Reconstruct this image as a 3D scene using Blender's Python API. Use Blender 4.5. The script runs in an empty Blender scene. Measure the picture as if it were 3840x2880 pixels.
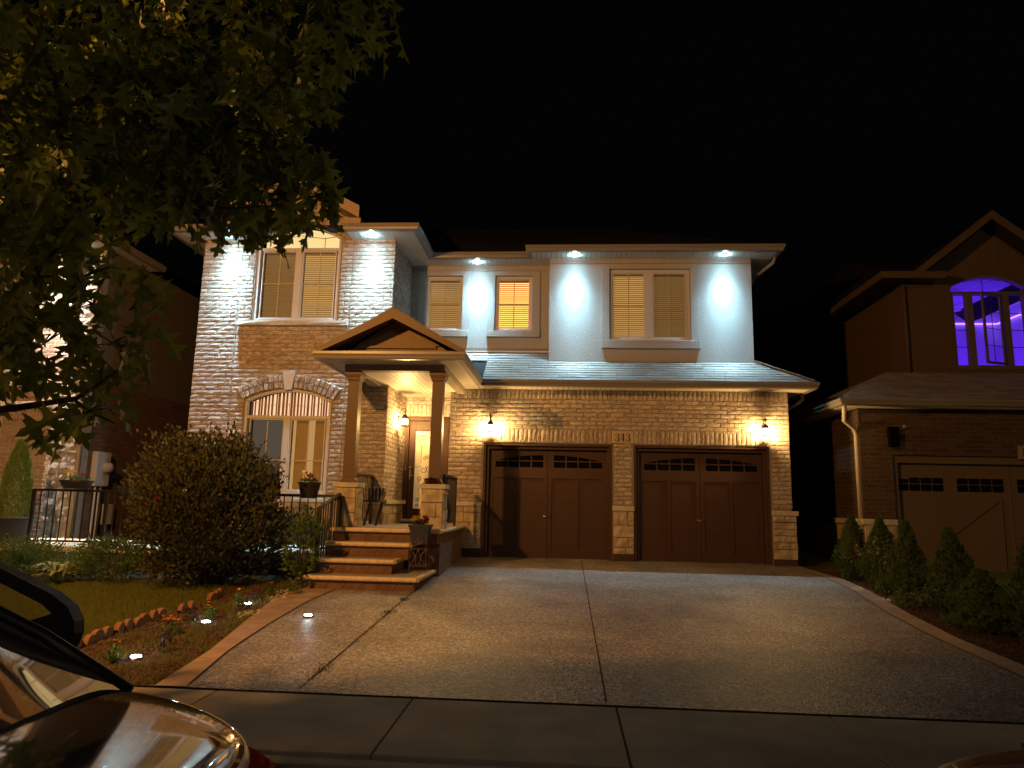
import bpy, math, random
from mathutils import Vector, Matrix, noise
R = random.Random(7)
C = bpy.context.scene.collection
SC = bpy.context.scene

# ------------------------------------------------------------------ camera
F, PITCH, YAW, ROLL = 2660.0, 0.166, 0.074, 0.022
def cam_axes():
    cy, sy, cp, sp = math.cos(YAW), math.sin(YAW), math.cos(PITCH), math.sin(PITCH)
    fw = Vector((-sy*cp, cy*cp, sp)); rt = Vector((cy, sy, 0)); up = rt.cross(fw)
    cr, sr = math.cos(ROLL), math.sin(ROLL)
    return cr*rt + sr*up, -sr*rt + cr*up, fw
rt, up, fw = cam_axes()
cd = bpy.data.cameras.new('camera'); cam = bpy.data.objects.new('camera', cd); C.objects.link(cam)
cam.matrix_world = Matrix(((rt.x, up.x, -fw.x, 0), (rt.y, up.y, -fw.y, 0), (rt.z, up.z, -fw.z, 0), (0, 0, 0, 1)))
cd.sensor_width = 36; cd.lens = 36*F/3840; cd.clip_start = 0.05; cd.clip_end = 2000
SC.camera = cam

# ------------------------------------------------------------------ world
W = bpy.data.worlds.new('World'); SC.world = W; W.use_nodes = True
nt = W.node_tree; bg = nt.nodes['Background']
sky = nt.nodes.new('ShaderNodeTexSky'); sky.sky_type = 'NISHITA'; sky.sun_disc = False
sky.sun_elevation = math.radians(-4); sky.sun_rotation = math.radians(200)
nt.links.new(sky.outputs[0], bg.inputs[0]); bg.inputs[1].default_value = 0.05
SC.view_settings.view_transform = 'Standard'; SC.view_settings.look = 'None'
SC.view_settings.exposure = 0; SC.view_settings.gamma = 1
SC.cycles.sample_clamp_indirect = 4; SC.cycles.max_bounces = 6
SC.cycles.caustics_reflective = False; SC.cycles.caustics_refractive = False

def lamp(name, kind, loc, power, col, radius=.03, aim=None, angle=None, blend=.5):
    d = bpy.data.lights.new(name, kind); d.energy = power; d.color = col; d.shadow_soft_size = radius
    o = bpy.data.objects.new(name, d); C.objects.link(o); o.location = loc
    if kind == 'SPOT':
        d.spot_size = angle; d.spot_blend = blend
        o.rotation_euler = (Vector(aim)-Vector(loc)).to_track_quat('-Z', 'Y').to_euler()
    return o
def beam_lamp(name, loc, k, col, rad=.03):
    # downlight: narrow bright core plus wide spill, as an LED reflector lamp throws it
    o = lamp(name, 'POINT', loc, 4*math.pi*k, col, rad); d = o.data; d.use_nodes = True; nt = d.node_tree; L = nt.links.new
    em = nt.nodes['Emission']; g = nt.nodes.new('ShaderNodeNewGeometry'); sp = nt.nodes.new('ShaderNodeSeparateXYZ'); L(g.outputs['Incoming'], sp.inputs[0])
    ab = nt.nodes.new('ShaderNodeMath'); ab.operation = 'ABSOLUTE'; L(sp.outputs[2], ab.inputs[0]); tot = None
    for a, n in ((BEAM[0], 100), (BEAM[1], 20), (BEAM[2], 10), (3.2, 1)):
        p = nt.nodes.new('ShaderNodeMath'); p.operation = 'POWER'; L(ab.outputs[0], p.inputs[0]); p.inputs[1].default_value = n
        m = nt.nodes.new('ShaderNodeMath'); m.operation = 'MULTIPLY_ADD'; L(p.outputs[0], m.inputs[0]); m.inputs[1].default_value = a
        if tot is not None: L(tot, m.inputs[2])
        else: m.inputs[2].default_value = 0
        tot = m.outputs[0]
    L(tot, em.inputs['Strength']); return o
BEAM = (60, 50, 72)
SODIUM = (1, .44, .10); WARM = (1, .60, .21); COOL = (.40, .78, 1.0)
lamp('street_lamp_light', 'POINT', (-5.4, 3.0, 4.1), 2400, SODIUM, .12)
lamp('ambient_fill_light', 'POINT', (6, -22, 9), 1700, (1, .80, .56), 1.5)  # added fill lamp behind the camera, stands for general glow on the foreground
DOWN = [(-3.62, 12.38), (-6.33, 12.38), (-1.80, 13.90), (.19, 13.50), (3.12, 13.50)]
for i, (x, y) in enumerate(DOWN):
    beam_lamp('soffit_spot_light', (x, y, 4.84), 1.25 if y < 12.5 else .72, COOL)

# ------------------------------------------------------------------ materials
def nd(nt, t, **k):
    n = nt.nodes.new(t)
    for a, b in k.items(): setattr(n, a, b)
    return n
def ramp(nt, src, stops):
    r = nd(nt, 'ShaderNodeValToRGB'); e = r.color_ramp.elements
    while len(e) < len(stops): e.new(.5)
    for q, (p, c) in zip(e, stops): q.position = p; q.color = (*c, 1)
    nt.links.new(src, r.inputs[0]); return r.outputs[0]
def mixc(nt, a, b, f, mode='MIX'):
    m = nd(nt, 'ShaderNodeMix', data_type='RGBA', blend_type=mode)
    for s, v in ((m.inputs[0], f), (m.inputs[6], a), (m.inputs[7], b)):
        if hasattr(v, 'links') or hasattr(v, 'is_linked'): nt.links.new(v, s)
        else: s.default_value = v if isinstance(v, (int, float)) else (*v, 1)
    return m.outputs[2]
MATS = {}
def M(name, col=(.5, .5, .5), rough=.7, col2=None, ns=8, bump=0, bs=40, metal=0, spec=.5, coat=0, emit=None, es=0,
      island=None, stretch=None, trans=0, uv=False, sub=0):
    if name in MATS: return MATS[name]
    m = bpy.data.materials.new(name); m.use_nodes = True; nt = m.node_tree; L = nt.links.new
    p = nt.nodes['Principled BSDF']; p.inputs['Roughness'].default_value = rough; p.inputs['Metallic'].default_value = metal
    p.inputs['Specular IOR Level'].default_value = spec; p.inputs['Coat Weight'].default_value = coat
    p.inputs['Coat Roughness'].default_value = .03
    tc = nd(nt, 'ShaderNodeTexCoord'); src = tc.outputs['UV' if uv else 'Object']
    if stretch:
        mp = nd(nt, 'ShaderNodeMapping'); mp.inputs['Scale'].default_value = stretch; L(src, mp.inputs[0]); src = mp.outputs[0]
    base = None
    if island:
        g = nd(nt, 'ShaderNodeNewGeometry'); base = ramp(nt, g.outputs['Random Per Island'], island)
    if col2:
        n = nd(nt, 'ShaderNodeTexNoise'); n.inputs['Scale'].default_value = ns; n.inputs['Detail'].default_value = 5; L(src, n.inputs[0])
        if base is not None:
            f = ramp(nt, n.outputs[0], [(.38, col2), (.62, (1, 1, 1))]); base = mixc(nt, base, f, 1.0, 'MULTIPLY')
        else: base = ramp(nt, n.outputs[0], [(.35, col2), (.65, col)])
    if base is not None: L(base, p.inputs['Base Color'])
    else: p.inputs['Base Color'].default_value = (*col, 1)
    if bump:
        n = nd(nt, 'ShaderNodeTexNoise'); n.inputs['Scale'].default_value = bs; n.inputs['Detail'].default_value = 4; L(src, n.inputs[0])
        b = nd(nt, 'ShaderNodeBump'); b.inputs['Strength'].default_value = bump; b.inputs['Distance'].default_value = .01
        L(n.outputs[0], b.inputs['Height']); L(b.outputs[0], p.inputs['Normal'])
    if emit: p.inputs['Emission Color'].default_value = (*emit, 1); p.inputs['Emission Strength'].default_value = es
    if trans:
        t = nd(nt, 'ShaderNodeBsdfTranslucent'); mx = nd(nt, 'ShaderNodeMixShader'); mx.inputs[0].default_value = trans
        if base is not None: L(base, t.inputs[0])
        else: t.inputs[0].default_value = (*col, 1)
        L(p.outputs[0], mx.inputs[1]); L(t.outputs[0], mx.inputs[2]); L(mx.outputs[0], nt.nodes['Material Output'].inputs[0])
    MATS[name] = m; return m
def glass(name, tint=(1, 1, 1), gloss=.12):
    if name in MATS: return MATS[name]
    m = bpy.data.materials.new(name); m.use_nodes = True; nt = m.node_tree; nt.nodes.remove(nt.nodes['Principled BSDF'])
    t = nd(nt, 'ShaderNodeBsdfTransparent'); t.inputs[0].default_value = (*tint, 1)
    g = nd(nt, 'ShaderNodeBsdfGlossy'); g.inputs['Roughness'].default_value = .02
    f = nd(nt, 'ShaderNodeFresnel'); f.inputs[0].default_value = 1.5
    a = nd(nt, 'ShaderNodeMath', operation='ADD'); a.inputs[1].default_value = gloss*.3; nt.links.new(f.outputs[0], a.inputs[0])
    mx = nd(nt, 'ShaderNodeMixShader'); nt.links.new(a.outputs[0], mx.inputs[0]); nt.links.new(t.outputs[0], mx.inputs[1]); nt.links.new(g.outputs[0], mx.inputs[2])
    nt.links.new(mx.outputs[0], nt.nodes['Material Output'].inputs[0]); MATS[name] = m; return m
def brick_proc(name, c1, c2, mortar, bw=.25, bh=.08, ms=.008, rough=.85, bump=.6, ofs=.5, tint=None):
    m = bpy.data.materials.new(name); m.use_nodes = True; nt = m.node_tree; L = nt.links.new; p = nt.nodes['Principled BSDF']
    p.inputs['Roughness'].default_value = rough; p.inputs['Specular IOR Level'].default_value = .2
    tc = nd(nt, 'ShaderNodeTexCoord'); b = nd(nt, 'ShaderNodeTexBrick'); b.offset = ofs
    n0 = nd(nt, 'ShaderNodeTexNoise'); n0.inputs['Scale'].default_value = 14; L(tc.outputs['UV'], n0.inputs[0])
    va = nd(nt, 'ShaderNodeVectorMath', operation='SCALE'); va.inputs['Scale'].default_value = .018; L(n0.outputs['Color'], va.inputs[0])
    vb = nd(nt, 'ShaderNodeVectorMath', operation='ADD'); L(tc.outputs['UV'], vb.inputs[0]); L(va.outputs[0], vb.inputs[1]); L(vb.outputs[0], b.inputs[0])
    b.inputs['Color1'].default_value = (*c1, 1); b.inputs['Color2'].default_value = (*c2, 1); b.inputs['Mortar'].default_value = (*mortar, 1)
    b.inputs['Scale'].default_value = 1; b.inputs['Brick Width'].default_value = bw; b.inputs['Row Height'].default_value = bh
    b.inputs['Mortar Size'].default_value = ms; b.inputs['Mortar Smooth'].default_value = .3
    n = nd(nt, 'ShaderNodeTexNoise'); n.inputs['Scale'].default_value = 30; n.inputs['Detail'].default_value = 5; L(tc.outputs['UV'], n.inputs[0])
    col = mixc(nt, b.outputs[0], ramp(nt, n.outputs[0], [(.3, (.55, .52, .5)), (.65, (1, 1, 1))]), 1.0, 'MULTIPLY'); L(col, p.inputs['Base Color'])
    h = nd(nt, 'ShaderNodeMath', operation='MULTIPLY_ADD'); h.inputs[1].default_value = -1.0; L(b.outputs['Fac'], h.inputs[0])
    h2 = nd(nt, 'ShaderNodeMath', operation='MULTIPLY'); h2.inputs[1].default_value = .7; L(n.outputs[0], h2.inputs[0]); L(h2.outputs[0], h.inputs[2])
    bp = nd(nt, 'ShaderNodeBump'); bp.inputs['Strength'].default_value = bump; bp.inputs['Distance'].default_value = .02; L(h.outputs[0], bp.inputs['Height']); L(bp.outputs[0], p.inputs['Normal'])
    MATS[name] = m; return m
def aggregate(name, cols, scale=70, rough=.6, bump=.5, spec=.4, big=(.52, 1.1)):
    m = bpy.data.materials.new(name); m.use_nodes = True; nt = m.node_tree; L = nt.links.new; p = nt.nodes['Principled BSDF']
    p.inputs['Roughness'].default_value = rough; p.inputs['Specular IOR Level'].default_value = spec
    tc = nd(nt, 'ShaderNodeTexCoord'); v = nd(nt, 'ShaderNodeTexVoronoi'); v.inputs['Scale'].default_value = scale; L(tc.outputs['Object'], v.inputs[0])
    sp = nd(nt, 'ShaderNodeSeparateColor'); L(v.outputs['Color'], sp.inputs[0]); base = ramp(nt, sp.outputs[0], cols)
    n = nd(nt, 'ShaderNodeTexNoise'); n.inputs['Scale'].default_value = 1.1; n.inputs['Detail'].default_value = 8; n.inputs['Roughness'].default_value = .65; L(tc.outputs['Object'], n.inputs[0])
    f = ramp(nt, n.outputs[0], [(.35, (big[0],)*3), (.65, (big[1],)*3)]); L(mixc(nt, base, f, 1.0, 'MULTIPLY'), p.inputs['Base Color'])
    bp = nd(nt, 'ShaderNodeBump'); bp.inputs['Strength'].default_value = bump; bp.inputs['Distance'].default_value = .006; bp.invert = True
    L(v.outputs['Distance'], bp.inputs['Height']); L(bp.outputs[0], p.inputs['Normal']); MATS[name] = m; return m

BRK = [(0, (.57, .49, .41)), (.25, (.46, .38, .31)), (.5, (.63, .55, .47)), (.75, (.53, .45, .38)), (1, (.67, .60, .52))]
m_brick = M('clay_brick', island=BRK, col2=(.56, .50, .45), ns=11, bump=.22, bs=60, rough=.85, spec=.15, stretch=(1, 1, 4.5))
m_brickv = M('clay_brick_upright', island=BRK, col2=(.56, .50, .45), ns=11, bump=.22, bs=60, rough=.85, spec=.15, stretch=(4.5, 4.5, 1))
m_mortar = M('mortar', (.30, .27, .235), .95, col2=(.24, .21, .185), bump=.3, spec=.1)
m_stone = M('cut_stone', island=[(0, (.50, .42, .30)), (.5, (.58, .50, .37)), (1, (.44, .37, .28))], col2=(.7, .64, .56), ns=7, bump=.9, bs=18, rough=.9, spec=.15)
m_cap = M('stone_cap', (.60, .54, .44), .85, col2=(.46, .41, .33), ns=10, bump=.7, bs=30, spec=.15)
m_key = M('smooth_stone', (.66, .62, .55), .8, col2=(.58, .54, .48), ns=20, bump=.15)
m_stucco = M('stucco', (.44, .425, .395), .9, col2=(.39, .375, .35), ns=60, bump=.9, bs=75, spec=.15)
m_trim = M('gutter_metal', (.22, .195, .17), .35, spec=.5)
m_soffit = M('soffit_vinyl', (.66, .60, .51), .5, spec=.3)
m_dark = M('soffit_groove', (.10, .085, .07), .9)
m_vinyl = M('window_vinyl', (.60, .57, .55), .45)
m_brown = M('brown_paint', (.078, .037, .019), .5, spec=.3, col2=(.056, .027, .014), ns=9, bump=.2, bs=50, stretch=(.7, 1, 9))
m_col = M('brown_column', (.13, .078, .045), .5, spec=.3)
m_shingle = M('shingle', island=[(0, (.25, .21, .18)), (.5, (.31, .265, .23)), (1, (.36, .31, .27))], col2=(.75, .74, .74), ns=160, bump=.6, bs=200, rough=.95, spec=.1)
m_roof = M('roof_far', (.02, .02, .02), .95, bump=.3, bs=60, spec=.1)
m_iron = M('black_iron', (.012, .012, .013), .4, spec=.5)
m_pot = M('plastic_pot', (.025, .024, .024), .45)
m_soil = M('soil', (.055, .035, .02), .95, col2=(.02, .013, .008), ns=25, bump=1, bs=40)
m_blind = M('blind_slat', (.62, .56, .46), .5, trans=.25)
m_frost = bpy.data.materials.new('lamp_glass'); m_frost.use_nodes = True
_n = m_frost.node_tree; _n.nodes.remove(_n.nodes['Principled BSDF']); _e = nd(_n, 'ShaderNodeEmission'); _e.inputs[0].default_value = (1, .62, .22, 1); _e.inputs[1].default_value = 7
_t = nd(_n, 'ShaderNodeBsdfTransparent'); _m = nd(_n, 'ShaderNodeMixShader'); _m.inputs[0].default_value = .4; _n.links.new(_t.outputs[0], _m.inputs[1]); _n.links.new(_e.outputs[0], _m.inputs[2]); _n.links.new(_m.outputs[0], _n.nodes['Material Output'].inputs[0])
m_led = M('led_disc', (1, 1, 1), .3, emit=(.80, .93, 1), es=30)
m_white = M('white_paint', (.78, .76, .72), .5)
m_nickel = M('nickel', (.55, .50, .44), .25, metal=1)
m_black = M('black_void', (.004, .004, .004), 1, spec=0)
m_siding = M('dark_siding', (.10, .085, .075), .8)
g_clear = glass('clear_glass')
def lit(name, col, s): return M(name, (0, 0, 0), 1, spec=0, emit=col, es=s)

# ------------------------------------------------------------------ mesh helpers
class MB:
    def __init__(s): s.v = []; s.f = []; s.sm = []
    def add(s, vs, fs):
        b = len(s.v); s.v += [tuple(q) for q in vs]; s.f += [tuple(b+i for i in f) for f in fs]
    def box(s, x0, x1, y0, y1, z0, z1):
        s.add([(x, y, z) for z in (z0, z1) for y in (y0, y1) for x in (x0, x1)],
              [(0, 2, 3, 1), (4, 5, 7, 6), (0, 1, 5, 4), (2, 6, 7, 3), (0, 4, 6, 2), (1, 3, 7, 5)]); return s
    def hexa(s, p): # 4 front points + 4 back points
        s.add(p, [(0, 1, 2, 3), (7, 6, 5, 4), (0, 4, 5, 1), (1, 5, 6, 2), (2, 6, 7, 3), (3, 7, 4, 0)]); return s
    def quad(s, *p): s.add(p, [tuple(range(len(p)))]); return s
    def prism(s, pts, d): # polygon pts extruded by vector d
        n = len(pts); d = Vector(d); a = [Vector(p) for p in pts]
        s.add(a+[p+d for p in a], [tuple(range(n)), tuple(range(2*n-1, n-1, -1))]+[(i, i+n, (i+1) % n+n, (i+1) % n) for i in range(n)]); return s
    def tube(s, pts, r, seg=8, cap=True, r1=None):
        pts = [Vector(p) for p in pts]; n = len(pts); base = len(s.v); nrm = None
        for i, p in enumerate(pts):
            t = (pts[min(i+1, n-1)]-pts[max(i-1, 0)]).normalized()
            if nrm is None: nrm = t.orthogonal().normalized()
            else: nrm = (nrm-t*nrm.dot(t)).normalized()
            b = t.cross(nrm); rr = (r[i] if isinstance(r, (list, tuple)) else (r if r1 is None else r+(r1-r)*i/max(1, n-1)))
            for k in range(seg):
                a = 2*math.pi*k/seg; q = p+(nrm*math.cos(a)+b*math.sin(a))*rr; s.v.append(tuple(q))
        for i in range(n-1):
            for k in range(seg):
                a, b2 = base+i*seg+k, base+i*seg+(k+1) % seg; s.f.append((a, b2, b2+seg, a+seg))
        if cap: s.f.append(tuple(base+k for k in reversed(range(seg)))); s.f.append(tuple(base+(n-1)*seg+k for k in range(seg)))
        return s
    def lathe(s, c, prof, seg=20, axis='z'): # prof [(r,h)]
        base = len(s.v); c = Vector(c)
        for r, h in prof:
            for k in range(seg):
                a = 2*math.pi*k/seg; x, y = r*math.cos(a), r*math.sin(a)
                s.v.append(tuple(c+(Vector((x, y, h)) if axis == 'z' else Vector((x, h, y)))))
        for i in range(len(prof)-1):
            for k in range(seg):
                a, b = base+i*seg+k, base+i*seg+(k+1) % seg
                s.f.append((a, b, b+seg, a+seg) if axis == 'z' else (b, a, a+seg, b+seg))
        s.f.append(tuple(base+k for k in range(seg))); s.f.append(tuple(base+(len(prof)-1)*seg+k for k in range(seg))); return s
    def frame(s, x0, x1, z0, z1, w, y0, y1, wb=None, wt=None):
        wb = w if wb is None else wb; wt = w if wt is None else wt
        s.box(x0, x0+w, y0, y1, z0, z1); s.box(x1-w, x1, y0, y1, z0, z1)
        s.box(x0+w, x1-w, y0, y1, z0, z0+wb); s.box(x0+w, x1-w, y0, y1, z1-wt, z1); return s
    def build(s, name, mat, parent=None, smooth=False, bevel=0, origin=None, label=None, cat=None, group=None, kind=None, sub=0):
        o0 = Vector((0, 0, 0))
        if parent is not None:
            q = parent
            while q is not None: o0 += q.location; q = q.parent
        elif origin is not None: o0 = Vector(origin)
        elif s.v and kind is None:
            xs, ys, zs = zip(*s.v); o0 = Vector(((min(xs)+max(xs))/2, (min(ys)+max(ys))/2, min(zs)))
        me = bpy.data.meshes.new(name); me.from_pydata([tuple(Vector(v)-o0) for v in s.v], [], s.f); me.update()
        uvl = me.uv_layers.new(name='UVMap'); vs = s.v; data = []
        for p in me.polygons:
            nx, ny, nz = abs(p.normal.x), abs(p.normal.y), abs(p.normal.z)
            for vi in p.vertices:
                v = vs[vi]
                data += (v[1], v[2]) if nx > ny and nx > nz else ((v[0], v[2]) if ny >= nz*.45 else (v[0], v[1]))
        uvl.data.foreach_set('uv', data)
        if smooth: me.polygons.foreach_set('use_smooth', [True]*len(me.polygons))
        me.materials.append(mat)
        o = bpy.data.objects.new(name, me); C.objects.link(o)
        if parent is not None: o.parent = parent
        else: o.location = o0
        if bevel:
            b = o.modifiers.new('b', 'BEVEL'); b.width = bevel; b.segments = 2; b.limit_method = 'ANGLE'
        if sub: u = o.modifiers.new('s', 'SUBSURF'); u.levels = sub; u.render_levels = sub
        if label: o['label'] = label
        if cat: o['category'] = cat
        if group: o['group'] = group
        if kind: o['kind'] = kind
        return o
def thing(name, loc, label, cat, group=None):
    o = bpy.data.objects.new(name, None); C.objects.link(o); o.location = loc; o['label'] = label; o['category'] = cat
    if group: o['group'] = group
    return o
def dup(root, loc, label, rz=0, sc=1, group=None):
    r = root.copy(); C.objects.link(r); r.location = loc; r.rotation_euler = (0, 0, rz); r.scale = (sc,)*3; r['label'] = label
    if group: r['group'] = group
    for ch in list(root.children):
        c = ch.copy(); C.objects.link(c); c.parent = r
        for g in ch.children: d = g.copy(); C.objects.link(d); d.parent = c
    return r
def arc_top(x0, x1, zs, rise):
    w = (x1-x0)/2; Rr = (w*w+rise*rise)/(2*rise); cx = (x0+x1)/2; cz = zs+rise-Rr
    return (lambda x: cz+math.sqrt(max(0, Rr*Rr-(x-cx)**2))), cx, cz, Rr
GA, GB = -1.697, .0514
def gz(y): return GA+GB*y if y > 5.45 else GA+GB*5.45+.01*(y-5.45)

# walls with openings: holes = [(x0,x1,z0,topfn)]
def wall(mb, x0, x1, y0, y1, z0, z1, holes=()):
    xs = {x0, x1}
    for a, b, c, t in holes:
        n = 14
        for i in range(n+1): xs.add(a+(b-a)*i/n)
    xs = sorted(x for x in xs if x0 <= x <= x1)
    for a, b in zip(xs, xs[1:]):
        m = (a+b)/2; cuts = sorted((c, t(m)) for (p, q, c, t) in holes if p < m < q); z = z0
        for c, t in cuts:
            if c > z+1e-4: mb.box(a, b, y0, y1, z, min(c, z1))
            z = max(z, t)
        if z < z1-1e-4: mb.box(a, b, y0, y1, z, z1)
def one_brick(mb, o, u, n, w, h, d, amp=.0022):
    # o = lower-left corner on the mortar face, u = along, n = outward, bricks d proud, rock-faced
    o, u, n = Vector(o), Vector(u), Vector(n); zv = Vector((0, 0, 1)); nx = 4 if w > h else 2; nz = 2 if w > h else 4
    g = .004; vs = []; b = len(mb.v)
    for j in range(nz+1):
        for i in range(nx+1):
            edge = i in (0, nx) or j in (0, nz)
            a = w*i/nx+(R.uniform(-.004, .004) if 0 < i < nx else R.uniform(0, g)*(1 if i == 0 else -1))
            c = h*j/nz+(R.uniform(-.003, .003) if 0 < j < nz else R.uniform(0, g)*(1 if j == 0 else -1))
            q = d-(.0025+R.uniform(0, .0035) if edge else 0)+(R.uniform(-amp, amp) if not edge else 0)
            vs.append(o+u*a+zv*c+n*q)
    fs = [(j*(nx+1)+i, j*(nx+1)+i+1, (j+1)*(nx+1)+i+1, (j+1)*(nx+1)+i) for j in range(nz) for i in range(nx)]
    ring = [i for i in range(nx+1)]+[j*(nx+1)+nx for j in range(1, nz+1)]+[nz*(nx+1)+i for i in range(nx-1, -1, -1)]+[j*(nx+1) for j in range(nz-1, 0, -1)]
    k = len(vs)
    for r in ring:
        p = vs[r]-o; vs.append(o+u*p.dot(u)+zv*p.z)
    m = len(ring); fs += [(ring[(i+1) % m], ring[i], k+i, k+(i+1) % m) for i in range(m)]
    mb.add(vs, fs)
def bricks(mb, o, u, n, L, z0, z1, holes=(), bw=.255, bh=.0817, gap=.012, d=.016, brk=()):
    # o = (x,y) start point of the wall line; holes in (along,z)
    u, n = Vector(u), Vector(n); rows = round((z1-z0)/bh); rh = (z1-z0)/rows; cuts0 = [0, *brk, L]
    for r in range(rows):
        z = z0+r*rh; zm = z+rh/2; bl = []
        for a, b, c, t in holes:
            xs = [a+(b-a)*i/40 for i in range(41)]; ins = [x for x in xs if c < zm < t(x)]
            if ins: bl.append((min(ins)-(b-a)/80, max(ins)+(b-a)/80))
        for s0, s1 in zip(cuts0, cuts0[1:]):
            x = s0-(bw/2 if (r % 2 and s1-s0 > .3) else 0)+(R.uniform(-.01, .01) if s1-s0 > .3 else 0)
            while x < s1-.01:
                a, b = max(x, s0), min(x+bw, s1); x += bw; segs = [(a, b)]
                for p, q in bl:
                    ns = []
                    for (i, j) in segs:
                        if q <= i or p >= j: ns.append((i, j)); continue
                        if i < p: ns.append((i, p))
                        if q < j: ns.append((q, j))
                    segs = ns
                for i, j in segs:
                    if j-i > .03:
                        one_brick(mb, Vector((o[0], o[1], z+gap/2))+u*(i+gap/2), u, n, j-i-gap, rh-gap, d+R.uniform(-.003, .004))
def soldiers(mb, o, u, n, L, z0, z1, bw=.0835, gap=.010, d=.016):
    k = round(L/bw); w = L/k
    for i in range(k): one_brick(mb, Vector((o[0], o[1], z0+gap/2))+Vector(u)*(i*w+gap/2), u, n, w-gap, z1-z0-gap, d+R.uniform(-.003, .005))
def stones(mb, o, u, n, L, z0, z1, d=.05):
    z = z0
    while z < z1-.05:
        h = R.choice([.12, .18, .22]); h = min(h, z1-z)
        if z1-z-h < .07: h = z1-z
        x = 0
        while x < L-.02:
            w = min(R.uniform(.18, .42), L-x)
            if L-x-w < .1: w = L-x
            one_brick(mb, Vector((o[0], o[1], z+.004))+Vector(u)*(x+.004), u, n, w-.008, h-.008, d+R.uniform(-.008, .01), .014); x += w
        z += h
def soffit(par, x0, x1, y0, y1, z, axis, name='soffit', pitch=.1):
    b = MB().box(x0, x1, y0, y1, z+.012, z+.03); b.build(name+'_backing' if 0 else 'soffit_backing', m_dark, par)
    s = MB(); L = (x1-x0) if axis == 'x' else (y1-y0); k = max(1, round(L/pitch)); w = L/k
    for i in range(k):
        if axis == 'x': s.box(x0+i*w+.004, x0+(i+1)*w-.004, y0, y1, z, z+.012)
        else: s.box(x0, x1, y0+i*w+.004, y0+(i+1)*w-.004, z, z+.012)
    return s.build(name, m_soffit, par)
GUT = [(0, 0), (.085, 0), (.10, .02), (.105, .05), (.125, .08), (.125, .12), (.115, .12), (.11, .105), (0, .105)]
def gutter(par, path, zt, name='gutter'): # path = outer lip line, house on the left side of travel direction; profile grows inward
    n = len(path); mb = MB(); P = [Vector((p[0], p[1])) for p in path]; rings = []
    for i in range(n):
        d0 = (P[i]-P[i-1]).normalized() if i else (P[1]-P[0]).normalized(); d1 = (P[i+1]-P[i]).normalized() if i < n-1 else d0
        n0, n1 = Vector((-d0.y, d0.x)), Vector((-d1.y, d1.x)); m = (n0+n1); m = m/(m.dot(n0))
        rings.append([(P[i].x+m.x*(.125-a), P[i].y+m.y*(.125-a), zt-.12+b) for a, b in GUT])
    k = len(GUT)
    for r in rings: mb.v += r
    for i in range(n-1):
        for j in range(k): a, b = i*k+j, i*k+(j+1) % k; mb.f.append((a, b, b+k, a+k))
    mb.f.append(tuple(range(k))); mb.f.append(tuple((n-1)*k+j for j in reversed(range(k))))
    return mb.build(name, m_trim, par)
def shingles(mb, A, B, Cc, D, row=.14, tab=.30, th=.012):
    # quad: A->B lower eave, D->C upper edge
    A, B, Cc, D = map(Vector, (A, B, Cc, D)); nrm = (B-A).cross(D-A).normalized(); H = ((D-A).length+(Cc-B).length)/2; rows = max(1, round(H/row))
    for r in range(rows):
        t0, t1 = r/rows, min(1, (r+1.12)/rows)
        l0, r0, l1, r1 = A.lerp(D, t0), B.lerp(Cc, t0), A.lerp(D, t1), B.lerp(Cc, t1)
        u = (B-A).normalized(); s0 = 0; a0, a1 = (l0-A).dot(u), (r0-A).dot(u)
        x = math.floor(a0/tab)*tab-(tab/2 if r % 2 else 0)
        def at(line_l, line_r, s):
            la, ra = (line_l-A).dot(u), (line_r-A).dot(u); q = 0 if ra-la < 1e-6 else min(1, max(0, (s-la)/(ra-la))); return line_l.lerp(line_r, q)
        while x < a1:
            e = x+tab*R.choice([1, 1, 1.25, .8]); s, f = max(x, a0)+.003, min(e, a1)-.003; x = e
            if f-s < .01: continue
            t = th+R.uniform(-.003, .004)
            p = [at(l0, r0, s), at(l0, r0, f), at(l1, r1, f), at(l1, r1, s)]
            mb.hexa([p[0]+nrm*t, p[1]+nrm*t, p[2]+nrm*.002, p[3]+nrm*.002, p[0]-nrm*.004, p[1]-nrm*.004, p[2]-nrm*.004, p[3]-nrm*.004])

# ================================================================== GROUND
def strip_sheet(name, x0f, x1f, ys, mat, dz, kind='structure', nx=1):
    mb = MB()
    for y in ys:
        a, b = x0f(y), x1f(y)
        for i in range(nx+1): mb.v.append((a+(b-a)*i/nx, y, gz(y)+dz))
    for j in range(len(ys)-1):
        for i in range(nx): q = j*(nx+1)+i; mb.f.append((q, q+1, q+nx+2, q+nx+1))
    return mb.build(name, mat, kind=kind)
def rng(a, b, s): n = max(1, round((b-a)/s)); return [a+(b-a)*i/n for i in range(n+1)]
def lin(pts):
    def f(y):
        if y <= pts[0][1]: return pts[0][0]
        for (x0, y0), (x1, y1) in zip(pts, pts[1:]):
            if y <= y1: return x0+(x1-x0)*(y-y0)/(y1-y0)
        return pts[-1][0]
    return f
m_lawn = M('lawn_ground', (.10, .12, .025), .95, col2=(.06, .07, .018), ns=14, bump=1, bs=120, spec=.1)
m_bed = M('bed_soil', (.085, .048, .022), .95, col2=(.028, .017, .009), ns=22, bump=1, bs=60, spec=.1)
m_agg = aggregate('exposed_aggregate', [(0, (.09, .075, .062)), (.35, (.19, .165, .14)), (.7, (.30, .26, .22)), (1, (.55, .49, .42))], 62, .5, .9, .5)
m_band = M('stained_concrete', (.33, .235, .17), .8, col2=(.24, .17, .125), ns=5, bump=.35, bs=50, spec=.3)
m_walk = M('sidewalk_concrete', (.36, .32, .27), .9, col2=(.28, .25, .21), ns=3, bump=.5, bs=90, spec=.2)
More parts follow.
